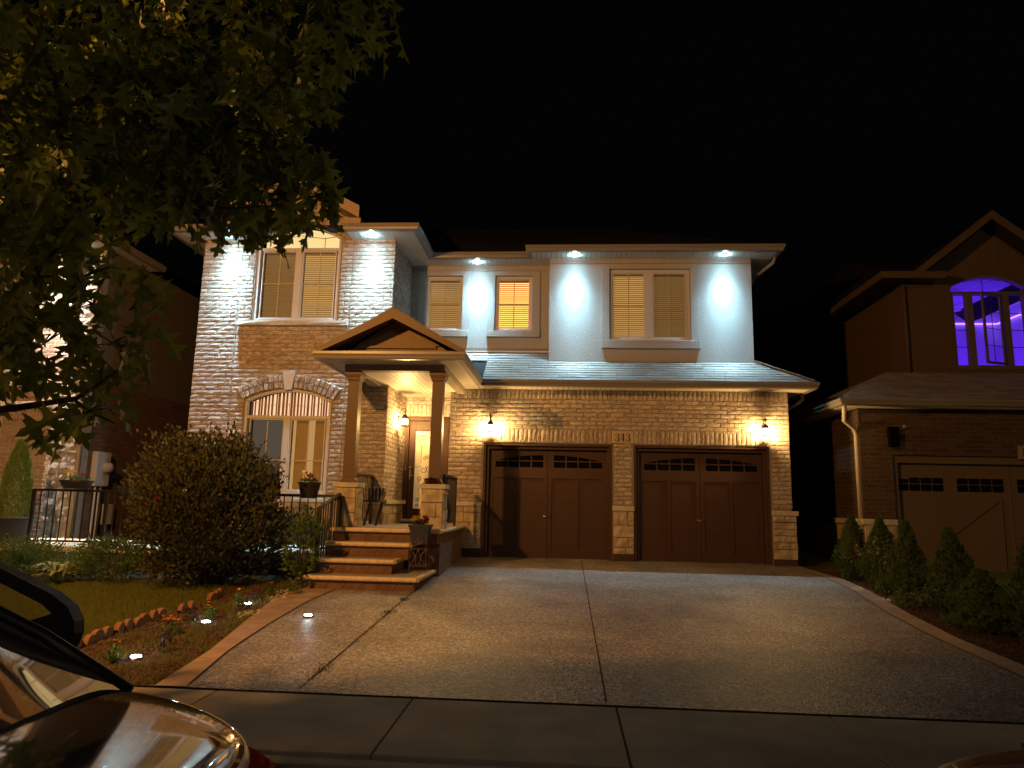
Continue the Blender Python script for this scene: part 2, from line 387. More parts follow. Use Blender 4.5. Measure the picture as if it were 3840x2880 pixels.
m_asph = aggregate('asphalt', [(0, (.02, .02, .02)), (.6, (.05, .048, .045)), (1, (.13, .12, .11))], 70, .8, 1, .3)
m_gap = M('joint_gap', (.012, .010, .008), 1)
def terrain():
    mb = MB(); ys = [4.10, 5.44, 7, 8.5, 10, 12, 14, 20, 30, 60, 200, 600]; xs = [-600, -100, -30, -12, -6, 0, 6, 12, 30, 100, 600]
    for y in ys:
        for x in xs: mb.v.append((x, y, (gz(y) if y < 20 else gz(20))-.03))
    for j in range(len(ys)-1):
        for i in range(len(xs)-1): q = j*len(xs)+i; mb.f.append((q, q+1, q+len(xs)+1, q+len(xs)))
    mb.build('ground', m_lawn, kind='structure')
terrain()
MB().quad((-600, -600, -1.56), (600, -600, -1.56), (600, 4.12, -1.56), (-600, 4.12, -1.56)).build('road', m_asph, kind='structure')
kb = MB(); x = -30.0
while x < 30: kb.box(x, x+2.97, 4.10, 4.24, -1.70, gz(4.2)-.015); x += 3
kb.build('kerb', m_walk, kind='structure', bevel=.012)
sw = MB(); JX = [.395+1.47*k for k in range(-14, 14)]
for a, b in zip(JX, JX[1:]):
    g = .018 if abs(b-.395) < .01 or abs(a-.395) < .01 else .006
    sw.hexa([(a+.006, 4.255, gz(4.3)), (b-.006, 4.255, gz(4.3)), (b-.006, 5.40, gz(5.4)), (a+.006, 5.40, gz(5.4)), (a+.006, 4.255, -1.6), (b-.006, 4.255, -1.6), (b-.006, 5.4, -1.6), (a+.006, 5.4, -1.6)])
sw.build('sidewalk', m_walk, kind='structure', bevel=.008)
MB().quad((-20, 4.2, -1.475), (20, 4.2, -1.475), (20, 5.46, -1.475), (-20, 5.46, -1.475)).build('sidewalk_joint_bed', m_gap, kind='structure')
LO = lin([(-3.05, 5.4), (-3.15, 6.5), (-3.35, 7.6), (-3.55, 8.8), (-3.62, 9.9), (-3.62, 10.2)])
LI = lin([(-2.80, 5.4), (-2.98, 6.5), (-3.06, 7.6), (-3.10, 8.8), (-3.02, 9.9), (-3.0, 10.2)])
RO = lin([(4.10, 5.4), (4.13, 7.0), (4.10, 8.0), (4.20, 9.3), (4.42, 10.9), (4.45, 12.0), (4.32, 12.7), (4.2, 13.6)])
RI = lin([(3.86, 5.4), (3.88, 7.0), (3.86, 8.0), (3.95, 9.3), (4.18, 10.9), (4.20, 12.0), (4.18, 12.7), (4.15, 13.6)])
ysd = rng(5.445, 13.62, .25)
strip_sheet('driveway', LI, RI, ysd, m_agg, 0)
strip_sheet('driveway_border', LO, LI, [y for y in ysd if y < 10.2], m_band, .004)
strip_sheet('driveway_border', RI, RO, ysd, m_band, .004)
jb = MB()
def groove(p, q, w=.012, dz=.005, n=14, wob=.004):
    for i in range(n):
        a, b = Vector(p).lerp(Vector(q), i/n), Vector(p).lerp(Vector(q), (i+1)/n); d = (b-a).normalized(); s = Vector((-d.y, d.x))*w/2
        jb.quad((a.x-s.x, a.y-s.y, gz(a.y)+dz), (a.x+s.x, a.y+s.y, gz(a.y)+dz), (b.x+s.x, b.y+s.y, gz(b.y)+dz), (b.x-s.x, b.y-s.y, gz(b.y)+dz))
groove((.33, 5.5), (.35, 13.4), .012); groove((-1.96, 5.5), (-1.98, 9.72), .014)
groove((1.9, 7.5), (2.2, 12.4), .003, wob=.01)
for yy in (6.2, 7.7, 9.0): groove((LO(yy), yy), (LI(yy), yy), .008, .009, 2)
for f in (LI,): 
    ys = rng(5.5, 10.1, .3)
    for a, b in zip(ys, ys[1:]): groove((f(a), a), (f(b), b), .010, .009, 1)
ys = rng(5.5, 12.6, .3)
for a, b in zip(ys, ys[1:]): groove((RI(a), a), (RI(b), b), .008, .009, 1)
jb.build('driveway_joints', m_gap, kind='structure')
BI = lin([(-4.35, 5.4), (-4.38, 6.6), (-4.30, 8.2), (-4.32, 9.1), (-4.9, 9.6), (-6, 10.1)])
strip_sheet('flower_bed', BI, LO, rng(5.47, 10.3, .2), m_bed, -.012, nx=4)
strip_sheet('flower_bed', lambda y: -12, lambda y: -3.4, rng(9.75, 10.8, .2), m_bed, -.010, nx=4)
strip_sheet('flower_bed', RO, lambda y: 5.0, rng(5.47, 12.9, .3), m_bed, -.012, nx=2)
nd_ = MB(); nd_.hexa([(5.3, 4.3, -1.47), (12, 4.3, -1.47), (12, 13.7, -1.27), (5.3, 13.7, -1.27), (5.3, 4.3, -1.6), (12, 4.3, -1.6), (12, 13.7, -1.6), (5.3, 13.7, -1.6)])
nd_.build('neighbour_driveway', M('pale_concrete', (.32, .27, .22), .9, col2=(.26, .22, .18), bump=.3), kind='structure')
pt = MB(); pt.box(-12, -3.3, 10.78, 12.7, -.90, -.82); pt.build('patio', m_cap, kind='structure', bevel=.01)
MB().box(-12, -3.3, 10.84, 12.7, -1.3, -.90).build('patio_base', M('dark_concrete', (.07, .06, .05), .9), kind='structure')

# ================================================================== MAIN HOUSE
H = thing('detached_house', (-1.4, 13.4, -1.0), 'two storey brick and stucco house with two brown garage doors, its eaves lit by spotlights', 'house')
YB, YM, YS, YG = 12.65, 14.17, 13.78, 13.40
XB0, XB1 = -6.96, -3.21
t_up, ux, uz, ur = arc_top(-5.90, -4.265, 4.94, .29)
t_lo, lx, lz, lr = arc_top(-5.90, -4.265, 1.79, .20)
bay_holes = [(-5.90, -4.265, 3.285, t_up), (-5.90, -4.265, .075, t_lo)]
# --- backing (mortar) walls
w = MB(); wall(w, XB0+.014, XB1-.014, YB+.014, YB+.16, -.9, 4.92, bay_holes)
w.box(XB1-.15, XB1-.014, YB+.16, YM+.2, -.9, 4.92)
wall(w, -6.15, -4.0, YB+.0141, YB+.16, 4.92, 5.40, [(-5.90, -4.265, 4.0, t_up)])
GH = [(-1.505, .92, -1.3, lambda x: 1.12), (1.312, 3.79, -1.3, lambda x: 1.12)]
wall(w, -2.18+.014, 4.165-.014, YG+.014, YG+.16, -1.15, 2.16, GH)
w.box(-2.18+.014, -2.04, YG+.16, YM+.2, -.5, 2.16)
wall(w, XB1-.1, -2.04, YM+.014, YM+.16, -.5, 2.16, [(-3.17, -2.32, -.45, lambda x: 1.68)])
w.build('mortar_wall', m_mortar, H)
# --- bricks
b = MB()
bricks(b, (XB0, YB+.014), (1, 0, 0), (0, -1, 0), XB1-XB0, 0, 4.9, [(-5.90-XB0, -4.265-XB0, 3.19, lambda x: t_up(x+XB0)), (-5.90-XB0, -4.265-XB0, .0, lambda x: t_lo(x+XB0)),
    (-6.03-XB0, -4.13-XB0, 1.80, lambda x: lz+(max(0, (lr+.24)**2-(x+XB0-lx)**2))**.5)], brk=(-6.185-XB0, -4.028-XB0))
bricks(b, (-6.15, YB+.014), (1, 0, 0), (0, -1, 0), 2.15, 4.9, 5.39, [(-5.90+6.15, -4.265+6.15, 4.0, lambda x: t_up(x-6.15))])
bricks(b, (XB1-.014, YB), (0, 1, 0), (1, 0, 0), YM-YB, 0, 4.9)
gh = [(-1.505+2.18, .92+2.18, -2, lambda x: 1.39), (.92+2.18-.02, 1.312+2.18+.02, 1.13, lambda x: 1.39), (1.312+2.18, 3.79+2.18, -2, lambda x: 1.39)]
bricks(b, (-2.18, YG+.014), (1, 0, 0), (0, -1, 0), 4.165+2.18, 0, 1.96, gh)
bricks(b, (-2.32, YM+.014), (1, 0, 0), (0, -1, 0), .14, -.4, 2.08)
bricks(b, (-3.20, YM+.014), (1, 0, 0), (0, -1, 0), .9, 1.94, 2.10, bh=.08)
bricks(b, (4.165-.014, YG), (0, 1, 0), (1, 0, 0), 1.2, 0, 2.1)
b.build('brick_wall', m_brick, H)
for nm, o_, L_, za_, zb_ in (('soldier_course', (-2.18, YG+.014), 4.165+2.18, 1.96, 2.15), ('brick_lintel', (-1.505, YG+.014), .905+1.505, 1.135, 1.39),
        ('brick_lintel', (1.315, YG+.014), 3.79-1.315, 1.135, 1.39), ('brick_lintel', (-3.20, YM+.014), .9, 1.69, 1.94)):
    b = MB(); soldiers(b, o_, (1, 0, 0), (0, -1, 0), L_, za_, zb_); b.build(nm, m_brickv, H)
b = MB()
# arch ring of wedge bricks over the lower window
def ring(cx, cz, r0, r1, a0, a1, k, skip=None):
    for i in range(k):
        p, q = a0+(a1-a0)*i/k, a0+(a1-a0)*(i+1)/k
        if skip and skip[0] < (p+q)/2 < skip[1]: continue
        g = .005/r0
        for ra, rb in ((r0, (r0+r1)/2-.004), ((r0+r1)/2+.004, r1)):
            P = lambda r, a: (cx+r*math.sin(a), cz+r*math.cos(a)); y = YB-.022+R.uniform(-.005, .005)
            c = [P(ra, p+g), P(ra, q-g), P(rb, q-g), P(rb, p+g)]; m = [(sum(t[0] for t in c)/4, sum(t[1] for t in c)/4)]
            cc = [(m[0][0]+(t[0]-m[0][0])*.8, m[0][1]+(t[1]-m[0][1])*.86) for t in c]
            b.add([(t[0], y, t[1]) for t in c]+[(t[0], y-.012+R.uniform(-.006, .006), t[1]) for t in cc]+[(t[0], YB+.03, t[1]) for t in c],
                  [(4, 5, 6, 7), (0, 1, 5, 4), (1, 2, 6, 5), (2, 3, 7, 6), (3, 0, 4, 7), (0, 8, 9, 1), (1, 9, 10, 2), (2, 10, 11, 3), (3, 11, 8, 0)])
aa = math.asin(.86/lr); ring(lx, lz, lr+.02, lr+.26, -aa, aa, 20, (-.075, .075)); b.build('brick_arch', m_brickv, H); b = MB()
aa = math.asin(.86/ur); ring(ux, uz, ur+.02, ur+.2, -aa, aa, 20)
b.build('brick_arch', m_brickv, H)
MB().prism([(-5.150, YB-.05, lz+lr-.02), (-5.012, YB-.05, lz+lr-.02), (-4.96, YB-.05, 2.335), (-5.205, YB-.05, 2.335)], (0, .07, 0)).build('keystone', m_key, H, bevel=.004)
# --- stone base and ledges
s = MB()
stones(s, (XB0, YB), (1, 0, 0), (0, -1, 0), XB1-XB0, -.84, -.07); stones(s, (XB1, YB-.03), (0, 1, 0), (1, 0, 0), YM-YB+.03, -.43, -.07, .03); s.build('stone_base', m_stone, H); s = MB()
stones(s, (.93, YG), (1, 0, 0), (0, -1, 0), .375, -.88, -.105, .03); s.build('stone_base', m_stone, H); s = MB(); stones(s, (3.80, YG), (1, 0, 0), (0, -1, 0), .41, -.9, -.125, .05)
stones(s, (4.20, YG-.03), (0, 1, 0), (1, 0, 0), 1.0, -.9, -.125, .02); s.build('stone_base', m_stone, H); s = MB(); stones(s, (-2.18, YG), (1, 0, 0), (0, -1, 0), .66, -.85, -.07, .03)
s.build('stone_base', m_stone, H)
s = MB(); s.box(XB0-.02, XB1+.09, YB-.085, YB+.05, -.07, .005); s.box(XB1, XB1+.088, YB+.05, YM-.02, -.07, .005); s.build('stone_ledge', m_cap, H, bevel=.01); s = MB()
s.box(.92, 1.315, YG-.06, YG+.1, -.105, -.018); s.build('stone_ledge', m_cap, H, bevel=.01); s = MB(); s.box(3.795, 4.245, YG-.085, YG+.1, -.125, -.04); s.box(4.17, 4.245, YG+.1, YG+1.1, -.125, -.04); s.build('stone_ledge', m_cap, H, bevel=.01); s = MB(); s.box(-2.18, -1.51, YG-.06, YG+.1, -.075, .0)
s.build('stone_ledge', m_cap, H, bevel=.01)
s = MB(); one_brick(s, (-6.16, YB-.0, 3.185), (1, 0, 0), (0, -1, 0), 1.06, .09, .10, .008); one_brick(s, (-5.095, YB-.0, 3.185), (1, 0, 0), (0, -1, 0), 1.06, .09, .10, .008)
s.build('window_sill', m_cap, H)
m_base = M('painted_foundation', (.075, .035, .022), .8, col2=(.05, .025, .016), bump=.3)
for q_ in ((.925, 1.31, YG-.012, YG+.14, -1.15, -.88), (3.80, 4.21, YG-.03, YG+1, -1.2, -.9), (-2.0, -1.51, YG-.02, YG+.1, -1.15, -.85)): MB().box(*q_).build('foundation', m_base, H)
# --- stucco walls
s = MB()
wall(s, XB1-.1, -.30, YM, YM+.2, 3.0, 4.92, [(-2.90, -2.125, 3.48, lambda x: 4.66), (-1.44, -.665, 3.48, lambda x: 4.66)])
wall(s, -.309, 3.674, YS, YS+.2, 2.74, 4.92, [(.89, 2.475, 3.205, lambda x: 4.67)])
s.box(-.309, -.11, YS+.2, YM+.2, 2.74, 4.92); s.box(3.474, 3.674, YS+.2, 24, 2.2, 4.92); s.build('stucco_wall', m_stucco, H)
t = MB()
for a, b0, wa, wb in ((-3.05, -1.985, -2.90, -2.125), (-1.60, -.506, -1.44, -.665)):
    t.box(a, wa, YM-.04, YM, 3.48, 4.76); t.box(wb, b0, YM-.04, YM, 3.48, 4.76); t.box(wa, wb, YM-.04, YM, 4.66, 4.76); t.box(a, b0, YM-.09, YM, 3.345, 3.48)
t.box(XB1, -.309, YM-.025, YM, 4.77, 4.92)
t.box(.735, .89, YS-.04, YS, 3.195, 4.775); t.box(2.475, 2.645, YS-.04, YS, 3.195, 4.775); t.box(.89, 2.475, YS-.04, YS, 4.67, 4.775); t.box(.735, 2.645, YS-.10, YS, 3.035, 3.195)
t.box(-.309, 3.674, YS-.028, YS, 4.785, 4.92)
t.build('stucco_trim', m_stucco, H, bevel=.006)
s = MB(); s.box(-1.6+.0, -.309, YM-.02, YM+.1, 3.0, 3.12); s.box(XB1, -1.6, YM-.02, YM+.1, 3.0, 3.12); s.box(-.32, 3.68, YS-.02, YS+.1, 2.735, 2.775); s.build('wall_flashing', m_trim, H)
s = MB(); s.box(XB1, -.32, YM-.035, YM-.02, 3.035, 3.06); s.box(-.30, 3.70, YS-.05, YS-.02, 2.72, 2.745); s.box(3.66, 3.80, YS-.06, YS+.1, 2.72, 2.78); s.build('metal_flashing', m_white, H)
# --- side and rear shell
s = MB(); s.box(XB0+.03, XB0+.2, YB+.16, 24, -1.2, 4.92); s.box(4.0, 4.15, YG+1.2, 24, -1.2, 2.16); s.box(4.0, 4.15, YG+.16, YG+1.2, -1.2, 2.16); s.box(XB0, 4.15, 23.8, 24, -1.2, 4.9); s.build('side_wall', m_siding, H)
# --- upper eaves
ov = .55
gutter(H, [(-7.49, 24), (-7.49, 12.10), (-6.40, 12.10)][::1] if 0 else [(-7.49, 24), (-7.49, 12.10), (-6.36, 12.10)], 5.0)
gutter(H, [(-4.06, 12.10), (-2.66, 12.10), (-2.66, 13.63), (-.78, 13.63), (-.78, 13.25), (4.20, 13.25), (4.20, 24)], 5.0)
zs = 4.88
soffit(H, -7.38, -6.38, 12.22, YB+.01, zs, 'x'); soffit(H, -4.05, XB1+.0, 12.22, YB+.01, zs, 'x'); soffit(H, -7.38, XB0+.02, YB+.02, 24, zs, 'y')
soffit(H, XB1, -2.78, 12.22, 13.72, zs, 'y'); soffit(H, XB1, -.30, 13.74, YM+.01, zs, 'x')
soffit(H, -.67, 3.68, 13.36, YS+.01, zs, 'x'); soffit(H, -.67, -.32, YS+.02, YM-.0, zs+.001, 'x'); soffit(H, 3.68, 4.09, 13.36, 24, zs, 'y')
# --- main roof (hip) and gable over the bay window
mr = MB(); xa, xb, ya, yb2, z0 = -7.49, 4.2, 12.1, 24.6, 5.0
mr.add([(-7.45, 12.15, 4.98), (-2.70, 12.15, 4.98), (-2.70, 13.66, 4.98), (-.75, 13.66, 4.98), (-.75, 13.28, 4.98), (4.16, 13.28, 4.98), (4.16, 24.6, 4.98), (-7.45, 24.6, 4.98),
        (-5.1, 16.5, 6.7), (-3.4, 18.6, 7.45), (1.2, 18.6, 7.45), (1.7, 17.0, 6.75)],
       [(0, 1, 8), (1, 2, 9, 8), (2, 3, 10, 9), (3, 4, 11, 10), (4, 5, 11), (5, 6, 10, 11), (6, 7, 9, 10), (7, 0, 8, 9)])
mr.build('roof', m_roof, H)
gb = MB(); gx, ga, gz_ = -5.08, 1.30, 5.90
for sgn in (-1, 1):
    e = gx+sgn*ga
    pts = [(e, 12.10, 5.22), (gx, 12.10, gz_), (gx, 16.5, gz_), (e, 16.5, 5.22)]
    gb.hexa(pts+[(p[0], p[1], p[2]+.10) for p in pts])
gb.build('gable_roof', m_roof, H)
gf = MB()
for sgn in (-1, 1):
    e = gx+sgn*ga
    gf.hexa([(e, 12.08, 5.10), (gx, 12.08, gz_-.07), (gx, 12.08, gz_+.11), (e, 12.08, 5.33), (e, 12.12, 5.10), (gx, 12.12, gz_-.07), (gx, 12.12, gz_+.11), (e, 12.12, 5.33)])
    gf.hexa([(e, 12.12, 5.12), (gx, 12.12, gz_-.05), (gx, 12.12, gz_-.02), (e, 12.12, 5.15), (e, 12.9, 5.12), (gx, 12.9, gz_-.05), (gx, 12.9, gz_-.02), (e, 12.9, 5.15)])
    gf.box(e-.02 if sgn < 0 else e-.30, e+.30 if sgn < 0 else e+.02, 12.14, 12.64, 4.90, 5.12)
gf.prism([(gx-1.1, 12.66, 5.40), (gx+1.1, 12.66, 5.40), (gx, 12.66, 5.85)], (0, .1, 0))
gf.build('gable_fascia', M('eave_brown', (.36, .27, .20), .6), H)
# --- lower roof
lr_ = MB(); ze = 2.255; sl = .62
shingles(lr_, (-1.52, 12.93, ze), (4.53, 12.93, ze), (3.68, YS-.02, ze+sl*(YS-.02-12.93)), (-1.52, YS-.02, ze+sl*(YS-.02-12.93)))
shingles(lr_, (-3.2, YS-.02, ze+sl*(YS-.02-12.93)), (-.32, YS-.02, ze+sl*(YS-.02-12.93)), (-.32, YM-.03, ze+sl*(YM-.03-12.93)), (-3.2, YM-.03, ze+sl*(YM-.03-12.93)))
shingles(lr_, (4.55, 12.95, ze), (4.55, 18, ze), (3.70, 18, ze+.53), (3.70, YS+.02, ze+.53))
for i in range(9): # hip caps
    p = Vector((4.54, 12.95, ze+.012)).lerp(Vector((3.70, YS, ze+.545)), i/9); q = Vector((4.54, 12.95, ze+.012)).lerp(Vector((3.70, YS, ze+.545)), (i+1.1)/9)
    s1 = Vector((.055, .055, -.012)); lr_.hexa([p-s1, p+s1+Vector((.02, .02, 0)), q+s1, q-s1, p-s1+Vector((0, 0, .02)), p+s1+Vector((0, 0, .02)), q+s1+Vector((0, 0, .012)), q-s1+Vector((0, 0, .012))])
lr_.build('lower_roof', m_shingle, H)
ud = MB(); ud.add([(-1.55, 12.9, ze-.02), (4.56, 12.9, ze-.02), (3.68, YS, ze+.5), (3.68, 18, ze+.5), (4.56, 18, ze-.02), (-3.2, YM, ze+.73), (-.3, YM, ze+.73), (-.3, YS, ze+.5), (-3.2, 12.9, ze-.02)],
       [(0, 1, 2, 7), (1, 4, 3, 2), (8, 0, 7, 6, 5)]); ud.build('roof_deck', m_roof, H)
gutter(H, [(-1.50, 12.897), (4.584, 12.897), (4.584, 18)], 2.257)
soffit(H, -1.60, 4.17, 13.01, YG+.01, 2.15, 'x'); soffit(H, 4.17, 4.47, 13.01, 18, 2.15, 'y')
d = MB(); d.tube([(4.50, 13.6, 2.14), (4.50, 13.62, 2.04), (4.42, 13.8, 1.95), (4.24, 14.1, 1.86), (4.20, 14.15, 1.75), (4.20, 14.15, -1.0)], .035, 8)
d.tube([(4.10, 13.6, 4.88), (4.08, 13.65, 4.76), (3.85, 14.1, 4.62), (3.72, 14.3, 4.5), (3.715, 14.35, 2.8)], .035, 8); d.build('downspout', m_trim, H, smooth=True)
# --- portico
PX0, PX1, PY = -3.89, -1.50, 10.52
sh = MB()
ax, az = -2.66, 2.975; ex0, ex1 = -3.86, -1.53; sz = 2.27
for A_, B_, C2, D_ in (((ex0, 14.1, sz-.06), (ex0, PY, sz-.06), (ax, PY, az), (ax, 14.1, az)), ((ex1+.02, PY, sz-.02), (ex1+.02, 14.1, sz-.02), (ax, 14.1, az), (ax, PY, az))): shingles(sh, A_, B_, C2, D_)
shingles(sh, (PX0+.05, PY+.02, 2.25), (PX1-.05, PY+.02, 2.25), (PX1-.3, PY+.42, 2.36), (PX0+.3, PY+.42, 2.36), row=.2)
sh.build('portico_roof', m_shingle, H)
fa = MB(); m_fas = M('brown_fascia', (.14, .085, .042), .5, spec=.4)
bz = 2.235
for e in (ex0, ex1):
    fa.hexa([(e+(.03 if e < ax else -.03), PY, bz), (ax, PY, az-.19), (ax, PY, az-.015), (e, PY, bz+.06), (e+(.03 if e < ax else -.03), PY+.03, bz), (ax, PY+.03, az-.19), (ax, PY+.03, az-.015), (e, PY+.03, bz+.06)])
    fa.hexa([(e, PY+.03, bz+.03), (ax, PY+.03, az-.10), (ax, PY+.03, az-.05), (e, PY+.03, bz+.07), (e, PY+.5, bz+.03), (ax, PY+.5, az-.10), (ax, PY+.5, az-.05), (e, PY+.5, bz+.07)])
fa.build('rake_board', m_fas, H)
ty = MB(); ty.prism([(ax-1.0, 10.98, 2.24), (ax+1.0, 10.98, 2.24), (ax, 10.98, 2.88)], (0, .06, 0)); ty.box(ax-.62, ax+.62, 10.94, 10.979, 2.40, 2.44)
for sgn in (-1, 1): ty.hexa([(ax+sgn*.62, 10.94, 2.44), (ax, 10.94, 2.83), (ax, 10.94, 2.87), (ax+sgn*.68, 10.94, 2.44), (ax+sgn*.62, 10.979, 2.44), (ax, 10.979, 2.83), (ax, 10.979, 2.87), (ax+sgn*.68, 10.979, 2.44)])
ty.build('gable_panel', M('gable_tan', (.19, .115, .05), .6), H)
gutter(H, [(PX0, 12.62), (PX0, 10.50), (PX1, 10.50), (PX1, 12.9)], 2.257)
soffit(H, PX0+.11, PX1-.11, 10.61, 11.0, 2.145, 'x'); soffit(H, PX0+.11, -3.53, 11.01, 12.64, 2.145, 'y', pitch=.06); soffit(H, -1.89, PX1-.11, 11.01, 13.39, 2.145, 'y', pitch=.05)
soffit(H, -3.51, -1.90, 11.19, YM+.01, 2.085, 'x', name='porch_ceiling')
pb = MB(); pb.box(-3.52, -1.895, 11.0, 11.18, 2.045, 2.15); pb.box(-3.52, -3.34, 11.182, YB, 2.047, 2.15); pb.box(-2.04, -1.897, 11.182, YG-.0, 2.047, 2.15); pb.build('porch_beam', M('beam_grey_brown', (.26, .21, .16), .6), H, bevel=.006)
for cx in (-3.375, -2.005):
    c = MB()
    def sq(h, z0, z1, h2=None):
        h2 = h if h2 is None else h2; y = 11.14
        c.hexa([(cx-h, y-h, z0), (cx+h, y-h, z0), (cx+h, y+h, z0), (cx-h, y+h, z0), (cx-h2, y-h2, z1), (cx+h2, y-h2, z1), (cx+h2, y+h2, z1), (cx-h2, y+h2, z1)])
    sq(.092, .335, 1.885, .087); sq(.118, .262, .30); sq(.108, .30, .335, .094); sq(.098, 1.885, 1.91, .105); sq(.108, 1.91, 1.94); sq(.118, 1.94, 1.98, .128); sq(.135, 1.98, 2.045)
    c.build('porch_column', m_col, H, bevel=.003)
    p = MB(); hp = .165
    stones(p, (cx-hp, 11.14-hp), (1, 0, 0), (0, -1, 0), 2*hp, -.42, .185, .02); stones(p, (cx+hp, 11.14-hp), (0, 1, 0), (1, 0, 0), 2*hp, -.42, .185, .02)
    stones(p, (cx-hp, 11.14-hp), (0, 1, 0), (-1, 0, 0), 2*hp, -.42, .185, .02); p.box(cx-hp+.01, cx+hp-.01, 11.14-hp+.01, 11.14+hp, -.42, .185)
    pr = p.build('stone_pier', m_stone, H); MB().box(cx-.205, cx+.205, 11.14-.205, 11.14+.205, .185, .26).build('pier_cap', m_cap, pr, bevel=.012)

# --- windows
def window(par, x0, x1, z0, z1, y, panes, fw_=.05, top=None, slat=True, room=(1, .55, .2), es=.6, gl=(), m=m_vinyl, depth=.09, ess=None, div=None):
    f = MB(); zt = z1
    f.frame(x0, x1, z0, z1, fw_, y+.03, y+.03+depth)
    mull = [(a[1]+b_[0])/2 for a, b_ in zip(panes, panes[1:])]
    for a, b_ in zip(panes, panes[1:]): f.box(a[1], b_[0], y+.028, y+.03+depth, z0+fw_, z1-fw_)
    if top:
        fn, cx, cz, rr = top; n = 24; y0, y1 = y+.025, y+.03+depth
        for i in range(n):
            xa_, xb_ = x0+(x1-x0)*i/n, x0+(x1-x0)*(i+1)/n; sc = (rr-fw_*.8)/rr
            def inn(x): return cx+(x-cx)*sc, cz+(fn(x)-cz)*sc
            (ia, ja), (ib, jb_) = inn(xa_), inn(xb_)
            f.hexa([(xa_, y0, fn(xa_)), (xb_, y0, fn(xb_)), (ib, y0, jb_), (ia, y0, ja), (xa_, y1, fn(xa_)), (xb_, y1, fn(xb_)), (ib, y1, jb_), (ia, y1, ja)])
        f.box(x0, x0+fw_*.8, y0, y1, z1, fn(x0)); f.box(x1-fw_*.8, x1, y0, y1, z1, fn(x1))
    wn = f.build('window', m, par, bevel=.006)
    yg = y+.03+depth*.6
    for i, (a, b_) in enumerate(panes):
        sash = MB().frame(a+.001, b_-.001, z0+fw_+.001, z1-fw_-.001, .022, y+.05, y+.10); sash.build('sash', m, wn)
        MB().quad((a, yg, z0+fw_), (b_, yg, z0+fw_), (b_, yg, z1-fw_), (a, yg, z1-fw_)).build('pane', g_clear, wn)
        if gl:
            g = MB(); cx = (a+b_)/2
            if 'v' in gl: g.box(cx-.008, cx+.008, yg+.004, yg+.012, z0+fw_, z1-fw_)
            if 'h' in gl: zc = z0+fw_+(z1-z0-2*fw_)*(gl[0] if isinstance(gl[0], float) else .5); g.box(a, b_, yg+.003, yg+.011, zc-.008, zc+.008)
            g.build('glazing_bar', m_white, wn)
        e = (ess or [es]*9)[i]; rc = room[i] if isinstance(room[0], tuple) else room
        if slat:
            s = MB(); z = z0+fw_+.01; k = 0
            while z < z1-fw_-.03:
                tl = R.uniform(-.004, .004)
                s.hexa([(a+.012, yg+.04, z), (b_-.012, yg+.04, z), (b_-.012, yg+.072, z+.027+tl), (a+.012, yg+.072, z+.027+tl*.4), (a+.012, yg+.041, z-.0025), (b_-.012, yg+.041, z-.0025), (b_-.012, yg+.073, z+.0245), (a+.012, yg+.073, z+.0245)]); z += .042
            s.box(a+.01, b_-.01, yg+.035, yg+.08, z1-fw_-.03, z1-fw_-.001); s.build('blind', m_blind, wn)
        MB().quad((a-.05, y+.32, z0), (b_+.05, y+.32, z0), (b_+.05, y+.32, z1), (a-.05, y+.32, z1)).build('room_glow', lit('room_%d_%s' % (round(e*100), '_'.join(str(round(c*100)) for c in rc)), rc, e), wn)
    return wn
AM = (1, .42, .09); TAN = (1, .56, .18)
w1 = window(H, -5.90, -4.265, 3.285, 4.74, YB, [(-5.80, -5.135), (-5.015, -4.355)], .06, (t_up, ux, uz, ur), room=TAN, ess=[.22, .62], gl=(.52, 'v', 'h'))
window(H, -2.90, -2.125, 3.48, 4.66, YM, [(-2.845, -2.18)], .055, room=TAN, es=.5, gl=(.5, 'v', 'h'))
window(H, -1.44, -.665, 3.48, 4.66, YM, [(-1.385, -.72)], .055, room=AM, es=2.6, gl=(.5, 'v', 'h'))
window(H, .89, 2.475, 3.205, 4.67, YS, [(.955, 1.60), (1.755, 2.405)], .065, room=TAN, ess=[.62, .22], gl=(.5, 'v', 'h'))
w2 = window(H, -5.90, -4.265, .075, 1.50, YB, [(-5.80, -5.135), (-5.015, -4.355)], .06, (t_lo, lx, lz, lr), slat=False, room=[(.55, .40, .28), (.95, .52, .18)], ess=[.17, .55], gl=(.42, 'v', 'h'))
